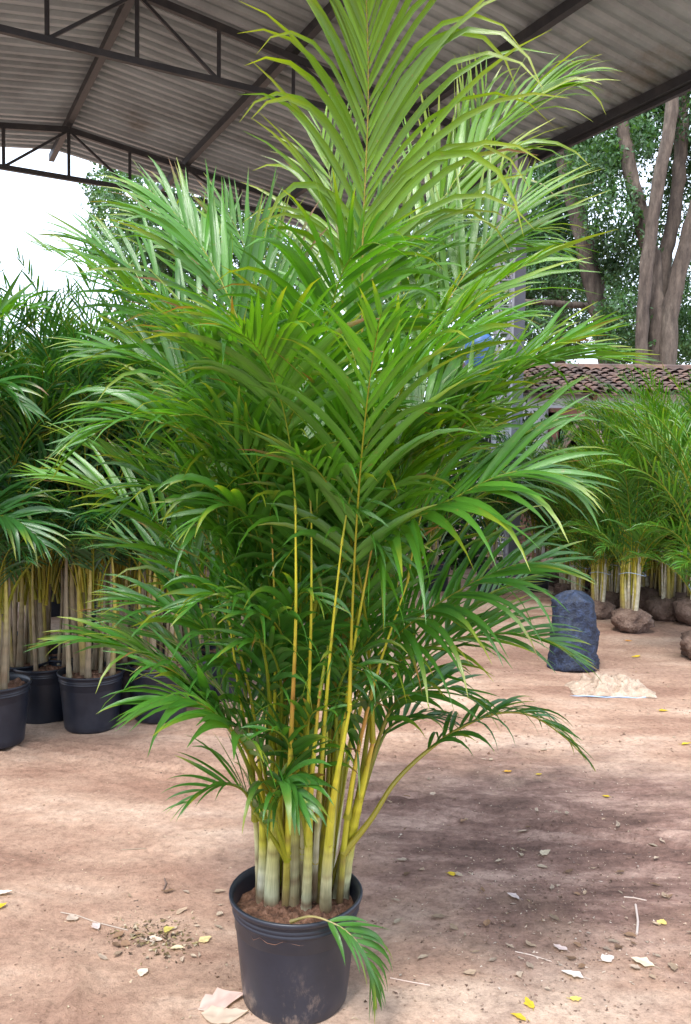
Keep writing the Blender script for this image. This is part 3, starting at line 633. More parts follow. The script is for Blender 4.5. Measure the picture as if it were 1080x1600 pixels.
# hero fronds: (px,py,forward distance)
d = D0
H = [
 # the tall upright spear frond at the top
 dict(pts=[(548, 900, d+.02), (560, 700, d-.02), (566, 520, d-.08), (567, 370, d-.12), (575, 180, d-.18), (574, 40, d-.24), (566, -90, d-.32)], t0=.50, n=31, asym=1.42, L=.48, W=.0245, Nv=(0.1, -1, .1), a0=37, a1=15, droop=1.2, c=.9, lift=5, ytip=.8, brown=.02, rc=np.array([.42, .30, .05]), jit=.6),
 # arching to the upper right, tips near the roof corner
 dict(pts=[(560, 900, d+.05), (590, 650, d+.12), (640, 430, d+.2), (700, 300, d+.25), (770, 205, d+.3), (835, 145, d+.3), (905, 112, d+.3)], t0=.40, n=30, L=.50, W=.03, Nv=(-.5, -.6, .5), a0=44, a1=14, droop=.9, c=.8, lift=10, ytip=.6),
 dict(pts=[(570, 850, d+.1), (610, 600, d+.2), (660, 430, d+.3), (700, 320, d+.36), (735, 240, d+.4), (760, 130, d+.42)], t0=.40, n=28, L=.46, W=.026, Nv=(.3, -1, 0), a0=38, a1=18, droop=.5, c=.9, lift=6, ytip=.6),
 dict(pts=[(540, 850, d+.1), (545, 600, d+.2), (540, 430, d+.3), (520, 300, d+.36), (500, 200, d+.4)], t0=.42, n=26, L=.46, W=.024, Nv=(-.3, -1, 0), a0=40, a1=20, droop=.7, c=.95, lift=6, ytip=.6),
 # right upper
 dict(pts=[(575, 900, d-.0), (590, 780, d-.03), (612, 680, d-.06), (650, 570, d-.08), (695, 480, d-.08), (745, 400, d-.06), (790, 340, d-.04), (830, 290, d)], t0=.50, n=27, L=.42, W=.024, Nv=(-.45, -.75, .35), a0=50, a1=16, droop=.55, c=.68, lift=8, ytip=.6, rc=np.array([.5, .42, .04])),
 dict(pts=[(560, 800, d+.1), (590, 640, d+.12), (650, 500, d+.15), (720, 420, d+.15), (800, 380, d+.12), (870, 400, d+.1)], t0=.42, n=28, L=.38, W=.022, Nv=(-.2, -.4, .9), a0=52, a1=18, droop=.9, c=.6),
 # central front arching toward camera
 dict(pts=[(485, 900, d-.08), (492, 760, d-.14), (495, 650, d-.2), (503, 560, d-.28), (518, 480, d-.38), (540, 415, d-.46), (572, 380, d-.52), (605, 385, d-.56)], t0=.42, n=28, L=.36, W=.026, Nv=(0, .6, .8), a0=58, a1=24, droop=1.25, c=.48, lift=24, flop=.08),
 dict(pts=[(455, 900, d-.05), (440, 760, d-.1), (420, 650, d-.15), (392, 560, d-.2), (360, 470, d-.22), (318, 390, d-.2), (270, 330, d-.18), (225, 290, d-.15)], t0=.38, n=30, L=.40, W=.026, Nv=(.45, -.7, .4), a0=46, a1=16, droop=.8, c=.52, lift=10, brown=.3, ytip=.3, rc=np.array([.4, .40, .04])),
 dict(pts=[(440, 880, d+.05), (400, 720, d+.05), (350, 600, d+.05), (290, 510, d+.05), (220, 430, d+.05), (150, 380, d+.05), (110, 370, d+.05)], t0=.34, n=32, L=.42, W=.024, Nv=(.5, -.6, .6), a0=50, a1=18, droop=.7, c=.45, lift=8),
 dict(pts=[(440, 860, d+.15), (410, 700, d+.2), (370, 540, d+.25), (330, 430, d+.3), (270, 350, d+.35), (215, 320, d+.35)], t0=.4, n=30, L=.42, W=.024, Nv=(.5, -.8, .2), a0=46, a1=20, droop=.5, c=.55, lift=6, brown=.12),
 dict(pts=[(455, 860, d+.1), (450, 700, d+.15), (430, 560, d+.2), (400, 450, d+.22), (380, 380, d+.24), (350, 320, d+.26)], t0=.4, n=28, L=.40, W=.026, Nv=(.2, -1, .2), a0=40, a1=16, droop=.4, c=.55, lift=5, brown=.25),
 dict(pts=[(500, 860, d+.05), (510, 700, d+.02), (540, 560, d), (580, 450, d-.02), (630, 380, d-.02), (680, 340, d)], t0=.4, n=28, L=.40, W=.026, Nv=(-.3, -.8, .5), a0=48, a1=18, droop=.8, c=.6, lift=10, brown=.08),
 # left mid
 dict(pts=[(430, 950, d-.05), (405, 830, d-.1), (370, 740, d-.16), (320, 690, d-.22), (250, 660, d-.26), (180, 660, d-.28), (120, 700, d-.3)], t0=.36, n=30, L=.36, W=.024, Nv=(.2, -.2, 1), a0=54, a1=20, droop=1.1, c=.35),
 dict(pts=[(430, 930, d), (395, 790, d-.05), (345, 680, d-.1), (290, 600, d-.12), (220, 560, d-.1), (140, 560, d-.08)], t0=.36, n=30, L=.38, W=.024, Nv=(.4, -.5, .7), a0=52, a1=20, droop=.9, c=.42),
 dict(pts=[(425, 1020, d-.02), (390, 920, d-.08), (350, 830, d-.12), (300, 780, d-.16), (240, 760, d-.18), (190, 790, d-.2)], t0=.34, n=28, L=.32, W=.022, Nv=(.3, -.4, .8), a0=54, a1=20, droop=1.2, c=.3),
 dict(pts=[(460, 950, d-.1), (440, 850, d-.2), (410, 760, d-.3), (370, 690, d-.38), (320, 650, d-.44), (265, 650, d-.48)], t0=.34, n=26, L=.30, W=.024, Nv=(.2, .1, 1), a0=54, a1=22, droop=1.0, c=.5, ytip=.5),
 # long left low frond
 dict(pts=[(408, 1290, d-.06), (396, 1220, d-.1), (365, 1150, d-.16), (320, 1095, d-.22), (270, 1050, d-.27), (215, 1018, d-.32), (150, 1000, d-.36), (90, 1005, d-.38)], t0=.38, n=25, L=.29, W=.028, Nv=(.25, .05, 1), a0=42, a1=14, droop=.9, c=.28, lift=8, rc=np.array([.4, .42, .05])),
 dict(pts=[(415, 1250, d-.1), (395, 1190, d-.2), (370, 1150, d-.28), (330, 1110, d-.34), (280, 1090, d-.4), (225, 1100, d-.44)], t0=.40, n=18, L=.33, W=.034, Nv=(.2, -.3, 1), a0=42, a1=16, droop=.9, c=.36, lift=5),
 dict(pts=[(405, 1180, d), (385, 1090, d-.04), (350, 1020, d-.08), (310, 975, d-.12), (260, 950, d-.14), (200, 935, d-.15)], t0=.34, n=24, L=.36, W=.028, Nv=(.3, -.4, .9), a0=50, a1=18, droop=1., c=.28),
 # small frond left above the pot
 dict(pts=[(412, 1330, d-.1), (400, 1270, d-.14), (380, 1235, d-.18), (350, 1225, d-.22), (315, 1235, d-.26), (290, 1255, d-.28)], t0=.3, n=15, L=.20, W=.018, Nv=(.1, -.2, 1), a0=48, a1=20, droop=1.6, c=.3),
 dict(pts=[(425, 1330, d-.12), (428, 1275, d-.17), (438, 1245, d-.22), (452, 1240, d-.26), (470, 1262, d-.3)], t0=.55, n=6, L=.20, W=.03, Nv=(0, -.5, .9), a0=36, a1=14, droop=2.6, c=.3),
 # right: big bright frond
 dict(pts=[(545, 1010, d-.05), (570, 920, d-.14), (605, 840, d-.24), (650, 805, d-.32), (710, 778, d-.40), (775, 745, d-.46), (835, 735, d-.5), (890, 755, d-.52)], t0=.36, n=24, L=.40, W=.029, Nv=(-.35, -.62, .8), a0=56, a1=14, droop=1.0, c=.38, lift=12, ytip=.35, flop=.05),
 dict(pts=[(560, 960, d), (590, 850, d-.05), (630, 750, d-.1), (680, 680, d-.14), (740, 620, d-.16), (810, 580, d-.16), (880, 560, d-.18), (970, 560, d-.2)], t0=.36, n=28, L=.38, W=.026, Nv=(-.2, -.3, 1), a0=48, a1=12, droop=.7, c=.55, lift=12, ytip=.5),
 dict(pts=[(560, 1000, d+.1), (600, 900, d+.14), (660, 820, d+.18), (730, 770, d+.2), (820, 745, d+.22), (900, 770, d+.22)], t0=.36, n=28, L=.38, W=.024, Nv=(-.2, -.3, 1), a0=50, a1=18, droop=1.0, c=.3),
 dict(pts=[(555, 1090, d-.04), (590, 1030, d-.12), (635, 980, d-.18), (690, 940, d-.24), (750, 905, d-.28), (815, 880, d-.3), (880, 880, d-.3)], t0=.34, n=27, L=.33, W=.024, Nv=(-.35, -.6, .8), a0=56, a1=18, droop=1.1, c=.25, lift=12),
 dict(pts=[(550, 1140, d), (590, 1070, d-.05), (640, 1025, d-.1), (710, 1000, d-.15), (780, 990, d-.18), (850, 1000, d-.2), (900, 1030, d-.2)], t0=.34, n=27, L=.28, W=.022, Nv=(-.2, -.35, 1), a0=50, a1=16, droop=1., c=.32),
 # low right frond on the long yellow petiole
 dict(pts=[(558, 1322, d-.04), (580, 1280, d-.02), (615, 1225, d+.0), (660, 1180, d+.03), (715, 1140, d+.05), (775, 1115, d+.06), (830, 1118, d+.06), (880, 1150, d+.05), (915, 1185, d+.04)], t0=.42, n=20, L=.21, W=.022, Nv=(-.1, .1, 1), a0=50, a1=18, droop=2.2, c=.2, lift=14, r0=.0085, rc=np.array([.5, .48, .07]), flop=.2),
 dict(pts=[(570, 1200, d), (610, 1110, d), (655, 1080, d), (700, 1075, d+.02), (750, 1100, d+.05)], t0=.4, n=14, L=.24, W=.026, Nv=(-.2, -.3, 1), a0=50, a1=20, droop=1.6, c=.25, rc=np.array([.45, .4, .05])),
 dict(pts=[(560, 1230, d-.02), (600, 1150, d+.05), (640, 1120, d+.1), (690, 1120, d+.14)], t0=.5, n=9, L=.22, W=.022, Nv=(-.2, -.3, 1), a0=50, a1=20, droop=2.2, c=.15),
 # a broken tip laid over the pot's rim
 dict(pts=[(455, 1440, d-.13), (485, 1432, d-.18), (515, 1440, d-.205), (545, 1458, d-.22), (570, 1490, d-.22), (582, 1530, d-.215), (584, 1560, d-.21)], t0=.35, n=13, L=.17, W=.02, Nv=(.3, -.4, 1), a0=40, a1=14, droop=2.4, c=.33, lift=8, rc=np.array([.5, .46, .2]), r0=.0036),
 # centre front small ones
 dict(pts=[(500, 1150, d-.1), (505, 1120, d-.16), (515, 1095, d-.2), (538, 1080, d-.24)], t0=.3, n=6, L=.2, W=.018, Nv=(0, -.3, 1), a0=55, a1=20, droop=3, c=.5, brown=.7),
 dict(pts=[(460, 1150, d-.1), (455, 1060, d-.18), (440, 990, d-.26), (410, 960, d-.33), (370, 960, d-.38)], t0=.3, n=18, L=.28, W=.028, Nv=(.1, -.2, 1), a0=55, a1=20, droop=1.6, c=.3),
 dict(pts=[(500, 900, d-.1), (510, 780, d-.22), (530, 700, d-.34), (560, 650, d-.42), (600, 640, d-.5)], t0=.34, n=24, L=.30, W=.026, Nv=(-.1, 0, 1), a0=55, a1=20, droop=1.5, c=.38, flop=.1),
 dict(pts=[(480, 960, d-.08), (470, 850, d-.2), (455, 760, d-.3), (430, 700, d-.4), (400, 680, d-.46)], t0=.34, n=24, L=.30, W=.026, Nv=(.1, 0, 1), a0=55, a1=20, droop=1.3, c=.55, ytip=.6, flop=.1),
 dict(pts=[(470, 1270, d-.1), (462, 1210, d-.17), (450, 1160, d-.24), (425, 1140, d-.3), (395, 1150, d-.33)], t0=.3, n=11, L=.2, W=.026, Nv=(.1, -.3, 1), a0=52, a1=20, droop=1.6, c=.3),
 dict(pts=[(430, 1260, d-.08), (405, 1180, d-.14), (375, 1140, d-.2), (340, 1130, d-.24)], t0=.3, n=12, L=.22, W=.024, Nv=(.2, -.3, 1), a0=52, a1=20, droop=1.6, c=.25),
 dict(pts=[(550, 1230, d-.06), (565, 1150, d-.12), (590, 1100, d-.18), (630, 1080, d-.2)], t0=.34, n=12, L=.22, W=.024, Nv=(-.1, -.3, 1), a0=52, a1=20, droop=1.8, c=.22),
 dict(pts=[(430, 1130, d-.1), (415, 1030, d-.2), (385, 960, d-.28), (340, 930, d-.34), (290, 950, d-.38)], t0=.3, n=20, L=.28, W=.028, Nv=(.2, -.3, 1), a0=52, a1=20, droop=1.4, c=.3),
 dict(pts=[(428, 1300, d-.1), (430, 1250, d-.16), (440, 1225, d-.22), (455, 1228, d-.26), (468, 1250, d-.29)], t0=.45, n=7, L=.26, W=.04, Nv=(.1, -.5, .9), a0=34, a1=12, droop=2.4, c=.25),
 dict(pts=[(470, 1230, d-.1), (474, 1160, d-.18), (488, 1115, d-.25), (515, 1110, d-.29)], t0=.3, n=9, L=.22, W=.026, Nv=(0, -.3, 1), a0=52, a1=20, droop=2.2, c=.35, brown=.5),
 dict(pts=[(445, 1180, d-.1), (440, 1080, d-.18), (425, 1020, d-.25), (395, 1000, d-.3), (360, 1010, d-.33)], t0=.3, n=16, L=.27, W=.03, Nv=(.1, -.2, 1), a0=54, a1=20, droop=1.6, c=.34),
 dict(pts=[(535, 1150, d-.08), (555, 1050, d-.16), (585, 990, d-.24), (625, 975, d-.28)], t0=.34, n=12, L=.25, W=.028, Nv=(-.1, -.2, 1), a0=54, a1=20, droop=2., c=.3, flop=.2),
 dict(pts=[(470, 1000, d-.1), (470, 890, d-.22), (485, 810, d-.33), (520, 780, d-.4), (560, 800, d-.45)], t0=.34, n=18, L=.27, W=.028, Nv=(-.1, -.1, 1), a0=54, a1=20, droop=2., c=.4, flop=.15),
 dict(pts=[(430, 980, d-.08), (415, 880, d-.18), (390, 810, d-.28), (350, 790, d-.34), (300, 820, d-.38)], t0=.32, n=20, L=.29, W=.03, Nv=(.1, -.2, 1), a0=54, a1=20, droop=1.8, c=.42, flop=.15),
 dict(pts=[(520, 1180, d-.12), (526, 1100, d-.2), (540, 1050, d-.26), (560, 1040, d-.3), (585, 1062, d-.33)], t0=.35, n=11, L=.24, W=.026, Nv=(0, -.3, 1), a0=52, a1=20, droop=2.4, c=.3, flop=.3, brown=.2),
 dict(pts=[(455, 1100, d-.12), (450, 1010, d-.22), (455, 950, d-.28), (475, 925, d-.33), (505, 940, d-.37)], t0=.35, n=13, L=.26, W=.026, Nv=(0, -.3, 1), a0=52, a1=20, droop=2.3, c=.36, flop=.3),
 dict(pts=[(520, 1000, d-.12), (530, 900, d-.24), (548, 850, d-.32), (580, 840, d-.37), (610, 870, d-.4)], t0=.35, n=14, L=.27, W=.027, Nv=(0, -.3, 1), a0=52, a1=20, droop=2.3, c=.34, flop=.3),
]
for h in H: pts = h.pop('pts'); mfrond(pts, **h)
# every cane ends in a leaf of its own
for i_, (tp, dr, r_) in enumerate(TOPS):
    dr = dr/np.linalg.norm(dr); hz_ = np.array([dr[0]+R.normal(0, .1), dr[1]+.22+R.normal(0, .12), 0]); azd = math.degrees(math.atan2(hz_[0], hz_[1]))
    e0 = math.degrees(math.asin(min(.99, dr[2]))); pts, Ns = arc(tp-dr*.02, azd, max(82, e0), R.uniform(55, 85), float(np.clip(1.95-tp[2]+R.normal(0, .1), .5, 1.05)), lean=R.uniform(-.1, .1))
    g = Geo(); frond(g, pts, t0=.36, n=23, L=.31, W=.025, Nv=Ns+np.array([0, -.3, 0]), a0=50, a1=18, droop=R.uniform(.7, 1.2), c=R.uniform(.4, .75), K=7, r0=r_*.24, brown=.08); g.build('frond', M_LEAF, palm)
# the rest of the clump
for i_ in range(30):
    azd = (i_*137.5+R.uniform(-15, 15)) % 360
    lvl = i_/30; z0 = .45+.85*lvl; rr = .05+.10*(1-lvl)
    A = np.array([math.sin(math.radians(azd)), math.cos(math.radians(azd)), 0])
    toward = A[1] < -.35
    if toward and lvl < .62: continue
    base = A*rr+np.array([.05, .02, z0]); L = R.uniform(.95, 1.2)*(.85 if toward else 1.0)*(.82 if abs(A[0]) > .5 and lvl < .75 else 1)
    pts, Ns = arc(base, azd, R.uniform(74, 84)-8*(1-lvl), R.uniform(50, 85), L, lean=R.uniform(-.25, .25))
    low = [A*(rr*.7)+np.array([.04, 0, z0-.25])]
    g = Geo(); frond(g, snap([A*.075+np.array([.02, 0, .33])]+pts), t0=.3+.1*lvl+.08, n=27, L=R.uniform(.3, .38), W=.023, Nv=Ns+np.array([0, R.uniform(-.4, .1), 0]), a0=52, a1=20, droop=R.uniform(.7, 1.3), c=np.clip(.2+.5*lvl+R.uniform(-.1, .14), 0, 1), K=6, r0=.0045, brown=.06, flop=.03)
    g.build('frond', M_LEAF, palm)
# ================================================================== BACKGROUND PALMS
def bgpalm(seed, h=2.5, ns=11, nf=22, pale=False, tie=.95, ball=False, c=.2, z0=0.0, low=9):
    """a bundled nursery palm: stems, fronds, string; origin at its base"""
    global R
    R = np.random.default_rng(seed)
    o = empty('areca_palm')
    if ball:
        g = Geo(); n, k = 28, 16; V = []
        for i in range(k):
            ph = math.pi*i/(k-1); r_ = .18*math.sin(ph)**.8+.001; th = np.arange(n)/n*2*np.pi
            lump = 1.1+.12*np.sin(th*3+i*.5)+.07*np.sin(th*7-i)+.06*R.standard_normal(n)
            V.append(np.stack([r_*np.cos(th)*lump, r_*np.sin(th)*lump, .13-.135*math.cos(ph)*np.ones(n)+R.normal(0, .004, n)], 1))
        V = np.concatenate(V); i, j = np.meshgrid(np.arange(k-1), np.arange(n), indexing='ij'); j2 = (j+1) % n
        g.add(V, np.stack([i*n+j, i*n+j2, (i+1)*n+j2, (i+1)*n+j], -1).reshape(-1, 4)); g.build('root_ball', M_ROOT, o); z0 = .2
    W_ = np.array([.5, .47, .36]) if pale else np.array([.26, .22, .15]); Y_ = np.array([.4, .34, .06]); G_ = np.array([.12, .16, .04]); B_ = np.array([.2, .15, .1])
    tops = []
    for i in range(ns):
        a = R.uniform(0, 6.28); r_ = R.uniform(.02, .14 if not ball else .1); b = np.array([math.cos(a)*r_, math.sin(a)*r_, z0-.02]); a2 = a+R.normal(0, .5)
        top = np.array([math.cos(a2)*r_*.8, math.sin(a2)*r_*.8, R.uniform(.85, 1.2)]); mid = (b+top)/2+np.array([math.cos(a), math.sin(a), 0])*.03
        g = stemgeo([b, mid, top], R.uniform(.009, .021)*(1.25 if ball else 1), [[B_, W_, Y_, G_], [W_, W_, W_*.7, G_], [B_, Y_, Y_, G_]][i % 3], 7); g.build('stem', M_STEM, o); tops.append((top, a2))
    for i in range(nf):
        top, a = tops[i % ns]; lv = i/nf; azd = (math.degrees(R.uniform(0, 6.28)) if R.random() < .5 else (i*137.5)) % 360
        zb = .62+lv*.55; A = np.array([math.sin(math.radians(azd)), math.cos(math.radians(azd)), 0])
        pts, Ns = arc(A*.05+np.array([0, 0, zb-.25]), azd, R.uniform(80, 88), R.uniform(45, 105)*(1.1-.3*lv), (h-zb+.25)*R.uniform(.85, 1.05), lean=R.uniform(-.2, .2))
        g = Geo(); frond(g, pts, t0=.28, n=24, L=R.uniform(.27, .36), W=.024, Nv=Ns, a0=50, a1=20, droop=R.uniform(.8, 1.5), c=np.clip(c+R.uniform(-.12, .25)*(1+lv), 0, 1), K=4, r0=.006, nr=20 if False else 36, brown=.04)
        g.build('frond', M_LEAF, o)
    for i in range(low):
        azd = i*137.5+R.uniform(-20, 20); A = np.array([math.sin(math.radians(azd)), math.cos(math.radians(azd)), 0])
        pts, Ns = arc(A*.06+np.array([0, 0, R.uniform(.35, .6)]), azd, R.uniform(74, 86), R.uniform(80, 125), R.uniform(.75, 1.0), lean=R.uniform(-.3, .3))
        g = Geo(); frond(g, pts, t0=.25, n=20, L=R.uniform(.24, .32), W=.024, Nv=Ns, a0=52, a1=20, droop=R.uniform(1.2, 2), c=np.clip(c+R.uniform(-.1, .1), 0, 1), K=4, r0=.006, brown=.05)
        g.build('frond', M_LEAF, o)
    if tie:
        g = Geo(); th = np.linspace(0, 2*np.pi, 20); g.tube(np.stack([.135*np.cos(th), .135*np.sin(th), tie+.02*np.sin(th*2)], 1), .0035, 5, cap=False); g.build('tie_string', M_STRING, o)
    return o
protoL = [bgpalm(100+k, 2.28+.1*k, nf=26, low=18, c=.05, tie=(.93, 1.0, .9)[k]) for k in range(3)]  # left-hand palms: leaf colour lowered to carry the shade under the roof
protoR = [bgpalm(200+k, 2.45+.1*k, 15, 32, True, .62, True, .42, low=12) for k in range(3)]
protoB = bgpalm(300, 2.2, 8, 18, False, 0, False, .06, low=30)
R = np.random.default_rng(55)
usedp = set()
def placepalm(proto, x, y, rz, label, group, z=0, sc_=1.):
    o = proto if id(proto) not in usedp else copytree(proto)
    usedp.add(id(proto)); o.location = (x, y, z); o.rotation_euler.z = rz; o.scale = (sc_,)*3; tag(o, label, 'palm', group); return o
potproto = potgeo(.182, .15, .33, .035).build('plant_pot', M_POT); soilgeo(.172, .295).build('soil', M_SOIL, potproto)
potused = False
def placepot(x, y, label):
    global potused
    o = potproto if not potused else copytree(potproto); potused = True
    o.location = (x, y, gz(x, y)-.005); o.rotation_euler.z = R.uniform(0, 6); tag(o, label, 'pot', 'black pots of the left hand palm rows'); return o
GL = 'potted palms lined up at the left'
row = [((-8, 1160), 'potted palm nearest the left edge with white based stems', 'black pot cut by the left edge of the photo'),
       ((70, 1116), 'palm standing in the half hidden pot second from the left edge', 'half hidden black pot second from the left edge'),
       ((143, 1130), 'palm bound with pale blue string, third from the left edge', 'whole black pot in view third from the left edge'),
       ((250, 1118), 'palm with a string hanging down, fourth from the left edge', 'black pot fourth from the left behind low green frond'),
       ((352, 1085), 'palm fifth from the left, close behind the foreground palm', 'black pot fifth from the left behind the foreground palm')]
for k, ((px, py), lp, lq) in enumerate(row):
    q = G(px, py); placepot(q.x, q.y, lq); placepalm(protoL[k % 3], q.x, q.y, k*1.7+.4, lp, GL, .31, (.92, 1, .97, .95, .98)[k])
# second and third rows: base hidden behind the first
lab2 = 'dark palm of the rear rows behind the left hand pots'
for k, (x, y) in enumerate([(-3.0, 5.5), (-2.35, 5.6), (-1.8, 5.65), (-1.2, 5.7), (-.65, 5.9), (-3.0, 6.8), (-2.2, 7.0), (-1.4, 7.1), (-.6, 7.3), (-3.9, 7.6), (-2.9, 8.0), (-2.0, 8.2), (-1.0, 8.4)]):
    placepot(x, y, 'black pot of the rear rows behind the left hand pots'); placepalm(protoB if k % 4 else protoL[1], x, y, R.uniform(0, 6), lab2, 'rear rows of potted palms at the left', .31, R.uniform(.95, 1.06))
o = placepalm(protoL[0], G(-150, 1190).x, G(-150, 1190).y, 2.2, 'palm standing outside the left edge, its grey green fronds reaching in', GL, .3, 1.0); placepot(o.location.x, o.location.y, 'black pot just outside the left edge')
for pts, c in (([(-120, 900, 4.2), (-100, 700, 4.1), (-50, 560, 3.95), (10, 490, 3.8), (60, 480, 3.7)], .4), ([(-120, 900, 4.2), (-110, 760, 4.1), (-70, 640, 3.9), (-10, 600, 3.8), (45, 640, 3.75)], .2),
               ([(-110, 950, 4.2), (-90, 850, 4.1), (-40, 810, 4.0), (20, 810, 3.9), (70, 850, 3.85)], .15)):
    bpy.context.view_layer.update(); g = Geo(); q = [np.array(P(*a)) for a in pts]; frond(g, q, t0=.3, n=27, L=.46, W=.045, Nv=(.1, -.6, .8), a0=48, a1=16, droop=.9, c=c, K=6, r0=.007)
    f = g.build('frond', M_LEAF, o); f.matrix_parent_inverse = o.matrix_world.inverted()
GR = 'bare rooted palms at the right'
for k, (px, py, lab) in enumerate([(985, 985, 'bundled palm with thick white stem bases and a round root ball at right'), (1040, 968, 'bundled palm just right of the white stemmed one'), (1100, 1030, 'nearest root balled palm cut by the right edge'),
        (936, 962, 'bundled palm just left of the white stemmed one'), (1085, 975, 'bundled palm at right edge behind the nearest root ball'), (897, 930, 'bundled palm with pinkish stem bases beside the farm building doorway'), (925, 920, 'bundled palm rising behind the black cloth sack'), (870, 915, 'leftmost bundled palm of the right hand group'), (1015, 950, 'bundled palm filling the gap behind the two palms with white bases'), (958, 946, 'bundled palm behind and left of the white stemmed one')]):
    q = G(px, py); placepalm(protoR[k % 3], q.x, q.y, k*2.1+.3, lab, GR, gz(q.x, q.y)-.02, (.9, .98, .95, .78, 1.08, .74, .76, .72, 1.05, .78)[k])
for k, (x, y) in enumerate([(4.4, 8.4), (3.6, 8.8), (5.0, 9.3), (4.2, 9.8), (5.6, 8.2), (5.3, 10.4), (5.9, 9.4), (4.7, 8.9), (6.4, 10.2)]):
    placepalm(protoR[(k+1) % 3], x, y, R.uniform(0, 6), 'bundled palm in the rear of the right hand group', 'rear palms of the right hand group', 0, R.uniform(.92, 1.05))
for k, (px, py) in enumerate([(905, 945), (1062, 958), (1012, 938), (1112, 962), (978, 932), (940, 928), (1048, 936), (884, 932)]):
    q = G(px, py); placepalm(protoR[(k+2) % 3], q.x, q.y, k*1.3, 'bundled palm packed into the gaps of the right hand row', 'gap filling palms of the right hand row', gz(q.x, q.y)-.03, .76 if px < 990 else 1.05)
for k, (px, py) in enumerate([(28, 1112), (108, 1100), (198, 1104), (298, 1092), (160, 1078), (60, 1082), (250, 1076)]):
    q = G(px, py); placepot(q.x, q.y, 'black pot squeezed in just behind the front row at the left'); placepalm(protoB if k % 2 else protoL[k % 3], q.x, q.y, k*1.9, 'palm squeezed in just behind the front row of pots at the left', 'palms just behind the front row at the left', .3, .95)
for k, (x, y) in enumerate([(-.3, 9.6), (.4, 9.9), (1.1, 10.0), (1.75, 9.8), (-1, 9.5), (2.35, 10.1)]):
    placepalm(protoB, x, y, R.uniform(0, 6), 'palm in the far row seen through the foreground palm', 'far row of palms behind the foreground palm', .31, R.uniform(.8, .95)); placepot(x, y, 'black pot in the far row behind the foreground palm')
# ================================================================== sacks on the ground
R = np.random.default_rng(9)
q = G(900, 1048); g = Geo(); n, k = 56, 46; V = []
for i in range(k):
    z = i/(k-1); th = np.arange(n)/n*2*np.pi; r_ = .17*(1-.18*z)*(min(1, (1-z)*9)**.5)*(min(1, z*14+.6))
    fold = 1+.05*np.sin(th*3+z*5)+.14*vnoise(np.cos(th)*2, np.sin(th)*2+z*5, 1.0, 41)+.13*vnoise(np.cos(th)*5, np.sin(th)*5+z*16, 1.0, 42)+.05*np.abs(np.sin(th*7+z*5))+.015*R.standard_normal(n)
    V.append(np.stack([r_*np.cos(th)*fold*1.05, r_*np.sin(th)*fold*.85, np.full(n, z*.60)+.012*np.sin(th*3)], 1))
V = np.concatenate(V); i, j = np.meshgrid(np.arange(k-1), np.arange(n), indexing='ij'); j2 = (j+1) % n
g.add(V, np.stack([i*n+j, i*n+j2, (i+1)*n+j2, (i+1)*n+j], -1).reshape(-1, 4)); o = g.build('cloth_bundle', M_SACK, loc=(q.x, q.y+.1, gz(q.x, q.y)-.01)); tag(o, 'upright bundle of blue black netting cloth standing on the dirt at right', 'bundle')
q = G(955, 1078); g = Geo(); nx_, ny_ = 60, 36; V = []
xs = np.linspace(-1, 1, nx_); ys = np.linspace(-1, 1, ny_); XX, YY = np.meshgrid(xs, ys)
edge = np.clip(1-np.maximum(np.abs(XX)**3, np.abs(YY)**3), 0, 1)
ZZ = edge*(.05+.10*vnoise(XX, YY, 3.2, 21)+.07*vnoise(XX+YY*.5, YY, 8, 22)+.03*vnoise(XX, YY, 18, 23))+.012
XX2 = XX*(.27+.05*vnoise(XX, YY, 2, 31))+.02*vnoise(XX, YY, 7, 33); YY2 = YY*(.17+.05*vnoise(XX, YY, 2, 32))
g.add(np.stack([XX2, YY2, ZZ], -1).reshape(-1, 3), [[a*nx_+b, a*nx_+b+1, (a+1)*nx_+b+1, (a+1)*nx_+b] for a in range(ny_-1) for b in range(nx_-1)])
sk = g.build('woven_sack', M_RAFFIA, loc=(q.x, q.y+.03, gz(q.x, q.y))); tag(sk, 'crumpled pale woven sack lying flat on the dirt at right', 'sack')
g = Geo(); g.tube([(-.40, -.13, .008), (-.3, -.155, .006), (-.2, -.16, .01), (-.08, -.185, .008), (0, -.18, .012), (.12, -.19, .008), (.2, -.175, .012), (.26, -.168, .008)], [.002, .003, .005, .004, .005, .004, .005, .002], 6); g.build('hem', M_STRING, sk)
# ================================================================== litter
def dryleaf(seed, L=.05, W=.03, col=(.42, .32, .24), curl=.4):
    r = np.random.default_rng(seed); g = Geo(); n = 9; V = []; c = []; bend = r.normal(0, L*.5); side = r.uniform(.1, 1.2)
    for i in range(n):
        t = i/(n-1); w_ = W*.95*(math.sin(math.pi*min(1, t**.8))**.9)*.5*(1+.12*r.standard_normal())
        for k, s_ in enumerate((-1, -.5, 0, .5, 1)):
            V.append(((t-.5)*L+r.normal(0, L*.012), s_*w_*(1+.12*r.standard_normal())+bend*(t-.5)**2, .003+curl*.6*w_*abs(s_)**1.4*(1 if s_ > 0 else side)+curl*.3*L*max(0, t-.5)**2*2+r.normal(0, L*.012)))
            c.append(np.array(col)*(1-.15*(k == 2))*r.normal(1, .06))
    F = [[a*5+b, a*5+b+1, (a+1)*5+b+1, (a+1)*5+b] for a in range(n-1) for b in range(4)]
    g.add(V, F, np.array(c)); g.tube([(-.5*L, 0, .004), (-.72*L, .004, .004)], .0009, 4, np.array(col)*.7); return g
def putleaf(px, py, L, W, col, curl, rz, label, group=None, name='dry_leaf', cat='leaf', tilt=0):
    q = G(px, py); o = dryleaf(int(px*7+py), L, W, col, curl).build(name, M_DRY, loc=(q.x, q.y, gz(q.x, q.y)+.003)); o.rotation_euler = (tilt, R.uniform(-.1, .1), rz); tag(o, label, cat, group); return o
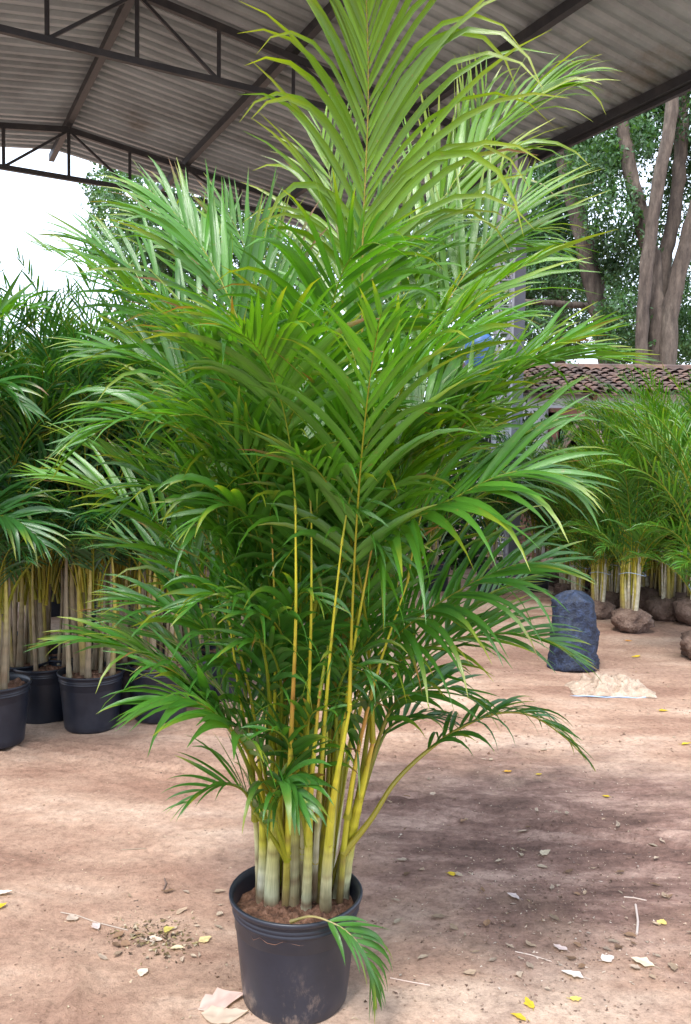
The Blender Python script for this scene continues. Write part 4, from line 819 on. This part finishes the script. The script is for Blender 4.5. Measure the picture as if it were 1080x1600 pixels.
TAN = (.46, .36, .28); PINK = (.5, .36, .31); YL = (.5, .36, .03); GRY = (.40, .32, .26)
for (px, py, L, W, col, rz, lab) in [
    (345, 1565, .13, .075, PINK, .4, 'large pinkish dry leaf beside the foot of the foreground pot'), (350, 1588, .13, .06, TAN, .1, 'large broad tan leaf below the pinkish one by the foreground pot'),
    (111, 1428, .05, .035, GRY, 2.4, 'grey curled leaf, left one of two on a twig at left'), (150, 1441, .05, .03, (.5, .42, .4), 2.2, 'grey pink leaf, right one of two on a twig at left'),
    (321, 1458, .045, .035, (.55, .44, .22), .6, 'yellowish curled leaf just left of the foreground pot'), (222, 1514, .04, .032, (.6, .5, .42), 1.2, 'pale crumpled leaf alone in the left foreground'),
    (5, 1396, .06, .03, (.6, .5, .42), .3, 'pale leaf cut by the left edge'), (3, 1416, .04, .025, YL, .9, 'yellow green leaf cut by the left edge'),
    (240, 1462, .06, .035, (.55, .44, .36), .1, 'pale tan leaf in the small litter heap left of the pot'), (262, 1445, .04, .03, (.42, .36, .1), .8, 'olive leaf on top of the small litter heap left of the pot'),
    (277, 1474, .05, .02, (.56, .46, .3), 0, 'narrow straw coloured leaf at the lower edge of the litter heap'), (552, 0, 0, 0, 0, 0, None),
    (707, 1366, .035, .03, YL, 0, 'yellow leaf lying right of the foreground pot on dark soil'), (826, 1567, .045, .026, YL, 1.9, 'upper of two bright yellow leaves at the bottom edge'), (811, 1586, .045, .024, YL, 2.6, 'lower of two bright yellow leaves at the bottom edge'),
    (947, 1242, .035, .02, YL, 2.7, 'small yellow leaf under the drooping right frond tip'), (794, 1205, .04, .025, (.6, .33, .05), 0, 'orange leaf on the ground below the right frond'), (842, 1211, .03, .015, YL, 0, 'thin yellow leaf right of the orange one'),
    (1072, 1164, .06, .025, YL, .2, 'yellow green leaf at the right edge beyond the dark patch'), (1036, 1111, .06, .035, YL, 0, 'round yellow leaf below the pale woven sack'), (995, 1026, .08, .045, YL, .3, 'yellow leaf in front of the white stemmed root ball'),
    (982, 1001, .07, .04, (.55, .25, .06), .1, 'orange leaf at the foot of the white stemmed root ball'), (1036, 1443, .035, .03, (.6, .48, .15), .7, 'yellow tan leaf beside a pale stick at right'),
    (676, 1238, .04, .03, TAN, 1.2, 'tan leaf in the dark soil beneath the low right frond'), (900, 1560, .035, .02, (.6, .5, .12), 0, 'dull yellow leaf near the bottom edge at right'),
    (803, 1398, .05, .028, (.5, .42, .4), 2.5, 'grey white leaf on the dark soil in the middle right'), (950, 1497, .05, .035, (.58, .5, .46), .5, 'pale broad leaf in the lower right litter'),
    (1004, 1505, .07, .04, (.58, .48, .36), 2.7, 'large pale leaf with yellow centre in the lower right litter'), (895, 1521, .07, .035, (.6, .53, .5), 2.6, 'whitish leaf in the lower right foreground'),
    (851, 1333, .06, .04, (.45, .38, .28), .8, 'crumpled buff leaf on the dark patch'), (875, 1478, .05, .025, (.52, .42, .4), 2.4, 'narrow pinkish leaf in the lower right foreground')]:
    if lab: putleaf(px, py, L, W, col, R.uniform(.2, .6), rz, lab)
for k in range(100):
    if k < 80: px, py = (R.uniform(600, 1080), R.triangular(1130, 1400, 1590)) if k < 70 else (R.triangular(700, 1020, 1085), R.triangular(1380, 1470, 1570)); lab = 'small faded leaf scrap strewn over the dark patch and right foreground'
    else: px, py = R.uniform(150, 350), R.uniform(1380, 1500); lab = 'small faded leaf scrap strewn on the pale dirt left of the pot'
    col = np.array((TAN, (.26, .16, .1), (.42, .31, .22), (.46, .37, .28))[k % 4])*R.uniform(.45, 1.0)
    L = R.uniform(.018, .05); putleaf(px, py, L, L*R.uniform(.3, .7), col, R.uniform(.2, .9), R.uniform(0, 6), lab, 'leaf scraps right of the pot' if k < 80 else 'leaf scraps left of the pot', 'leaf_scrap', 'leaf scrap')
# sticks
def stick(pts, r_, col, lab, name='stick'):
    q = [G(a, b) for a, b in pts]; c0 = q[0]; g = Geo(); g.tube([(v.x-c0.x, v.y-c0.y, gz(v.x, v.y)+r_*.9) for v in q], r_, 6, np.array(col), lump=.08)
    o = g.build(name, M_DRY, loc=(c0.x, c0.y, 0)); tag(o, lab, 'stick')
stick([(993, 1415), (997, 1438), (995, 1460)], .004, (.5, .42, .38), 'short pale stick lying on dark soil at right')
stick([(95, 1418), (120, 1422), (150, 1434), (200, 1446)], .0018, (.4, .33, .28), 'thin twig holding two curled leaves at left')
stick([(610, 1520), (640, 1528), (672, 1535)], .0014, (.62, .5, .45), 'thin pale straw right of the foreground pot')
stick([(805, 1483), (830, 1488), (862, 1500)], .0016, (.6, .5, .45), 'thin pale straw in the right foreground')
stick([(190, 1322), (228, 1323)], .0015, (.3, .24, .18), 'short dark straw on the pale dirt at left')
stick([(82, 1168), (112, 1164)], .003, (.14, .16, .06), 'dark green leaf stalk near the left pots')
stick([(257, 1368), (260, 1376), (256, 1386)], .003, (.16, .11, .09), 'dark curled twig on pale dirt left of the pot')
stick([(1010, 1408), (990, 1403), (975, 1402)], .0025, (.52, .42, .36), 'small pale twig near the right edge')
# crumbs of earth, leaf dust and grit: nobody could count them
g = Geo()
def crumbs(n, fpx, fpy, s0, s1, cols):
    px = fpx(n); py = fpy(n); ok = (py > 950) & (py < 1620); px = px[ok]; py = py[ok]
    for a, b in zip(px, py):
        q = G(a, b); s_ = R.uniform(s0, s1)**1.; h = gz(q.x, q.y); v = R.normal(0, s_, (4, 3)); v[:, 2] = np.abs(v[:, 2])*.6; v = v+np.array([q.x, q.y, h+.001])
        g.add(np.array([v[0], v[1], v[2], v[3]]), [[0, 1, 2, 3], [0, 2, 1, 3]], np.array(cols[R.integers(len(cols))])*R.uniform(.7, 1.15))
crumbs(3600, lambda n: R.normal(850, 170, n), lambda n: R.normal(1360, 120, n), .001, .0045, [(.12, .08, .06), (.16, .1, .08), (.4, .3, .24), (.5, .42, .37), (.55, .45, .38), (.3, .2, .15), (.22, .14, .11)])
crumbs(900, lambda n: R.uniform(-10, 600, n), lambda n: R.uniform(1150, 1600, n), .001, .004, [(.2, .12, .09), (.3, .2, .15), (.5, .4, .3)])
crumbs(320, lambda n: R.normal(245, 35, n), lambda n: R.normal(1455, 16, n), .002, .007, [(.16, .12, .06), (.3, .24, .12), (.4, .33, .24), (.1, .07, .05)])
crumbs(700, lambda n: R.uniform(560, 1090, n), lambda n: R.uniform(1000, 1180, n), .003, .008, [(.2, .12, .09), (.3, .2, .15), (.45, .36, .28)])
tag(g.build('leaf_litter', M_DRY, smooth=False), 'fine crumbs of earth and leaf dust scattered on the dirt', 'litter', kind='stuff')
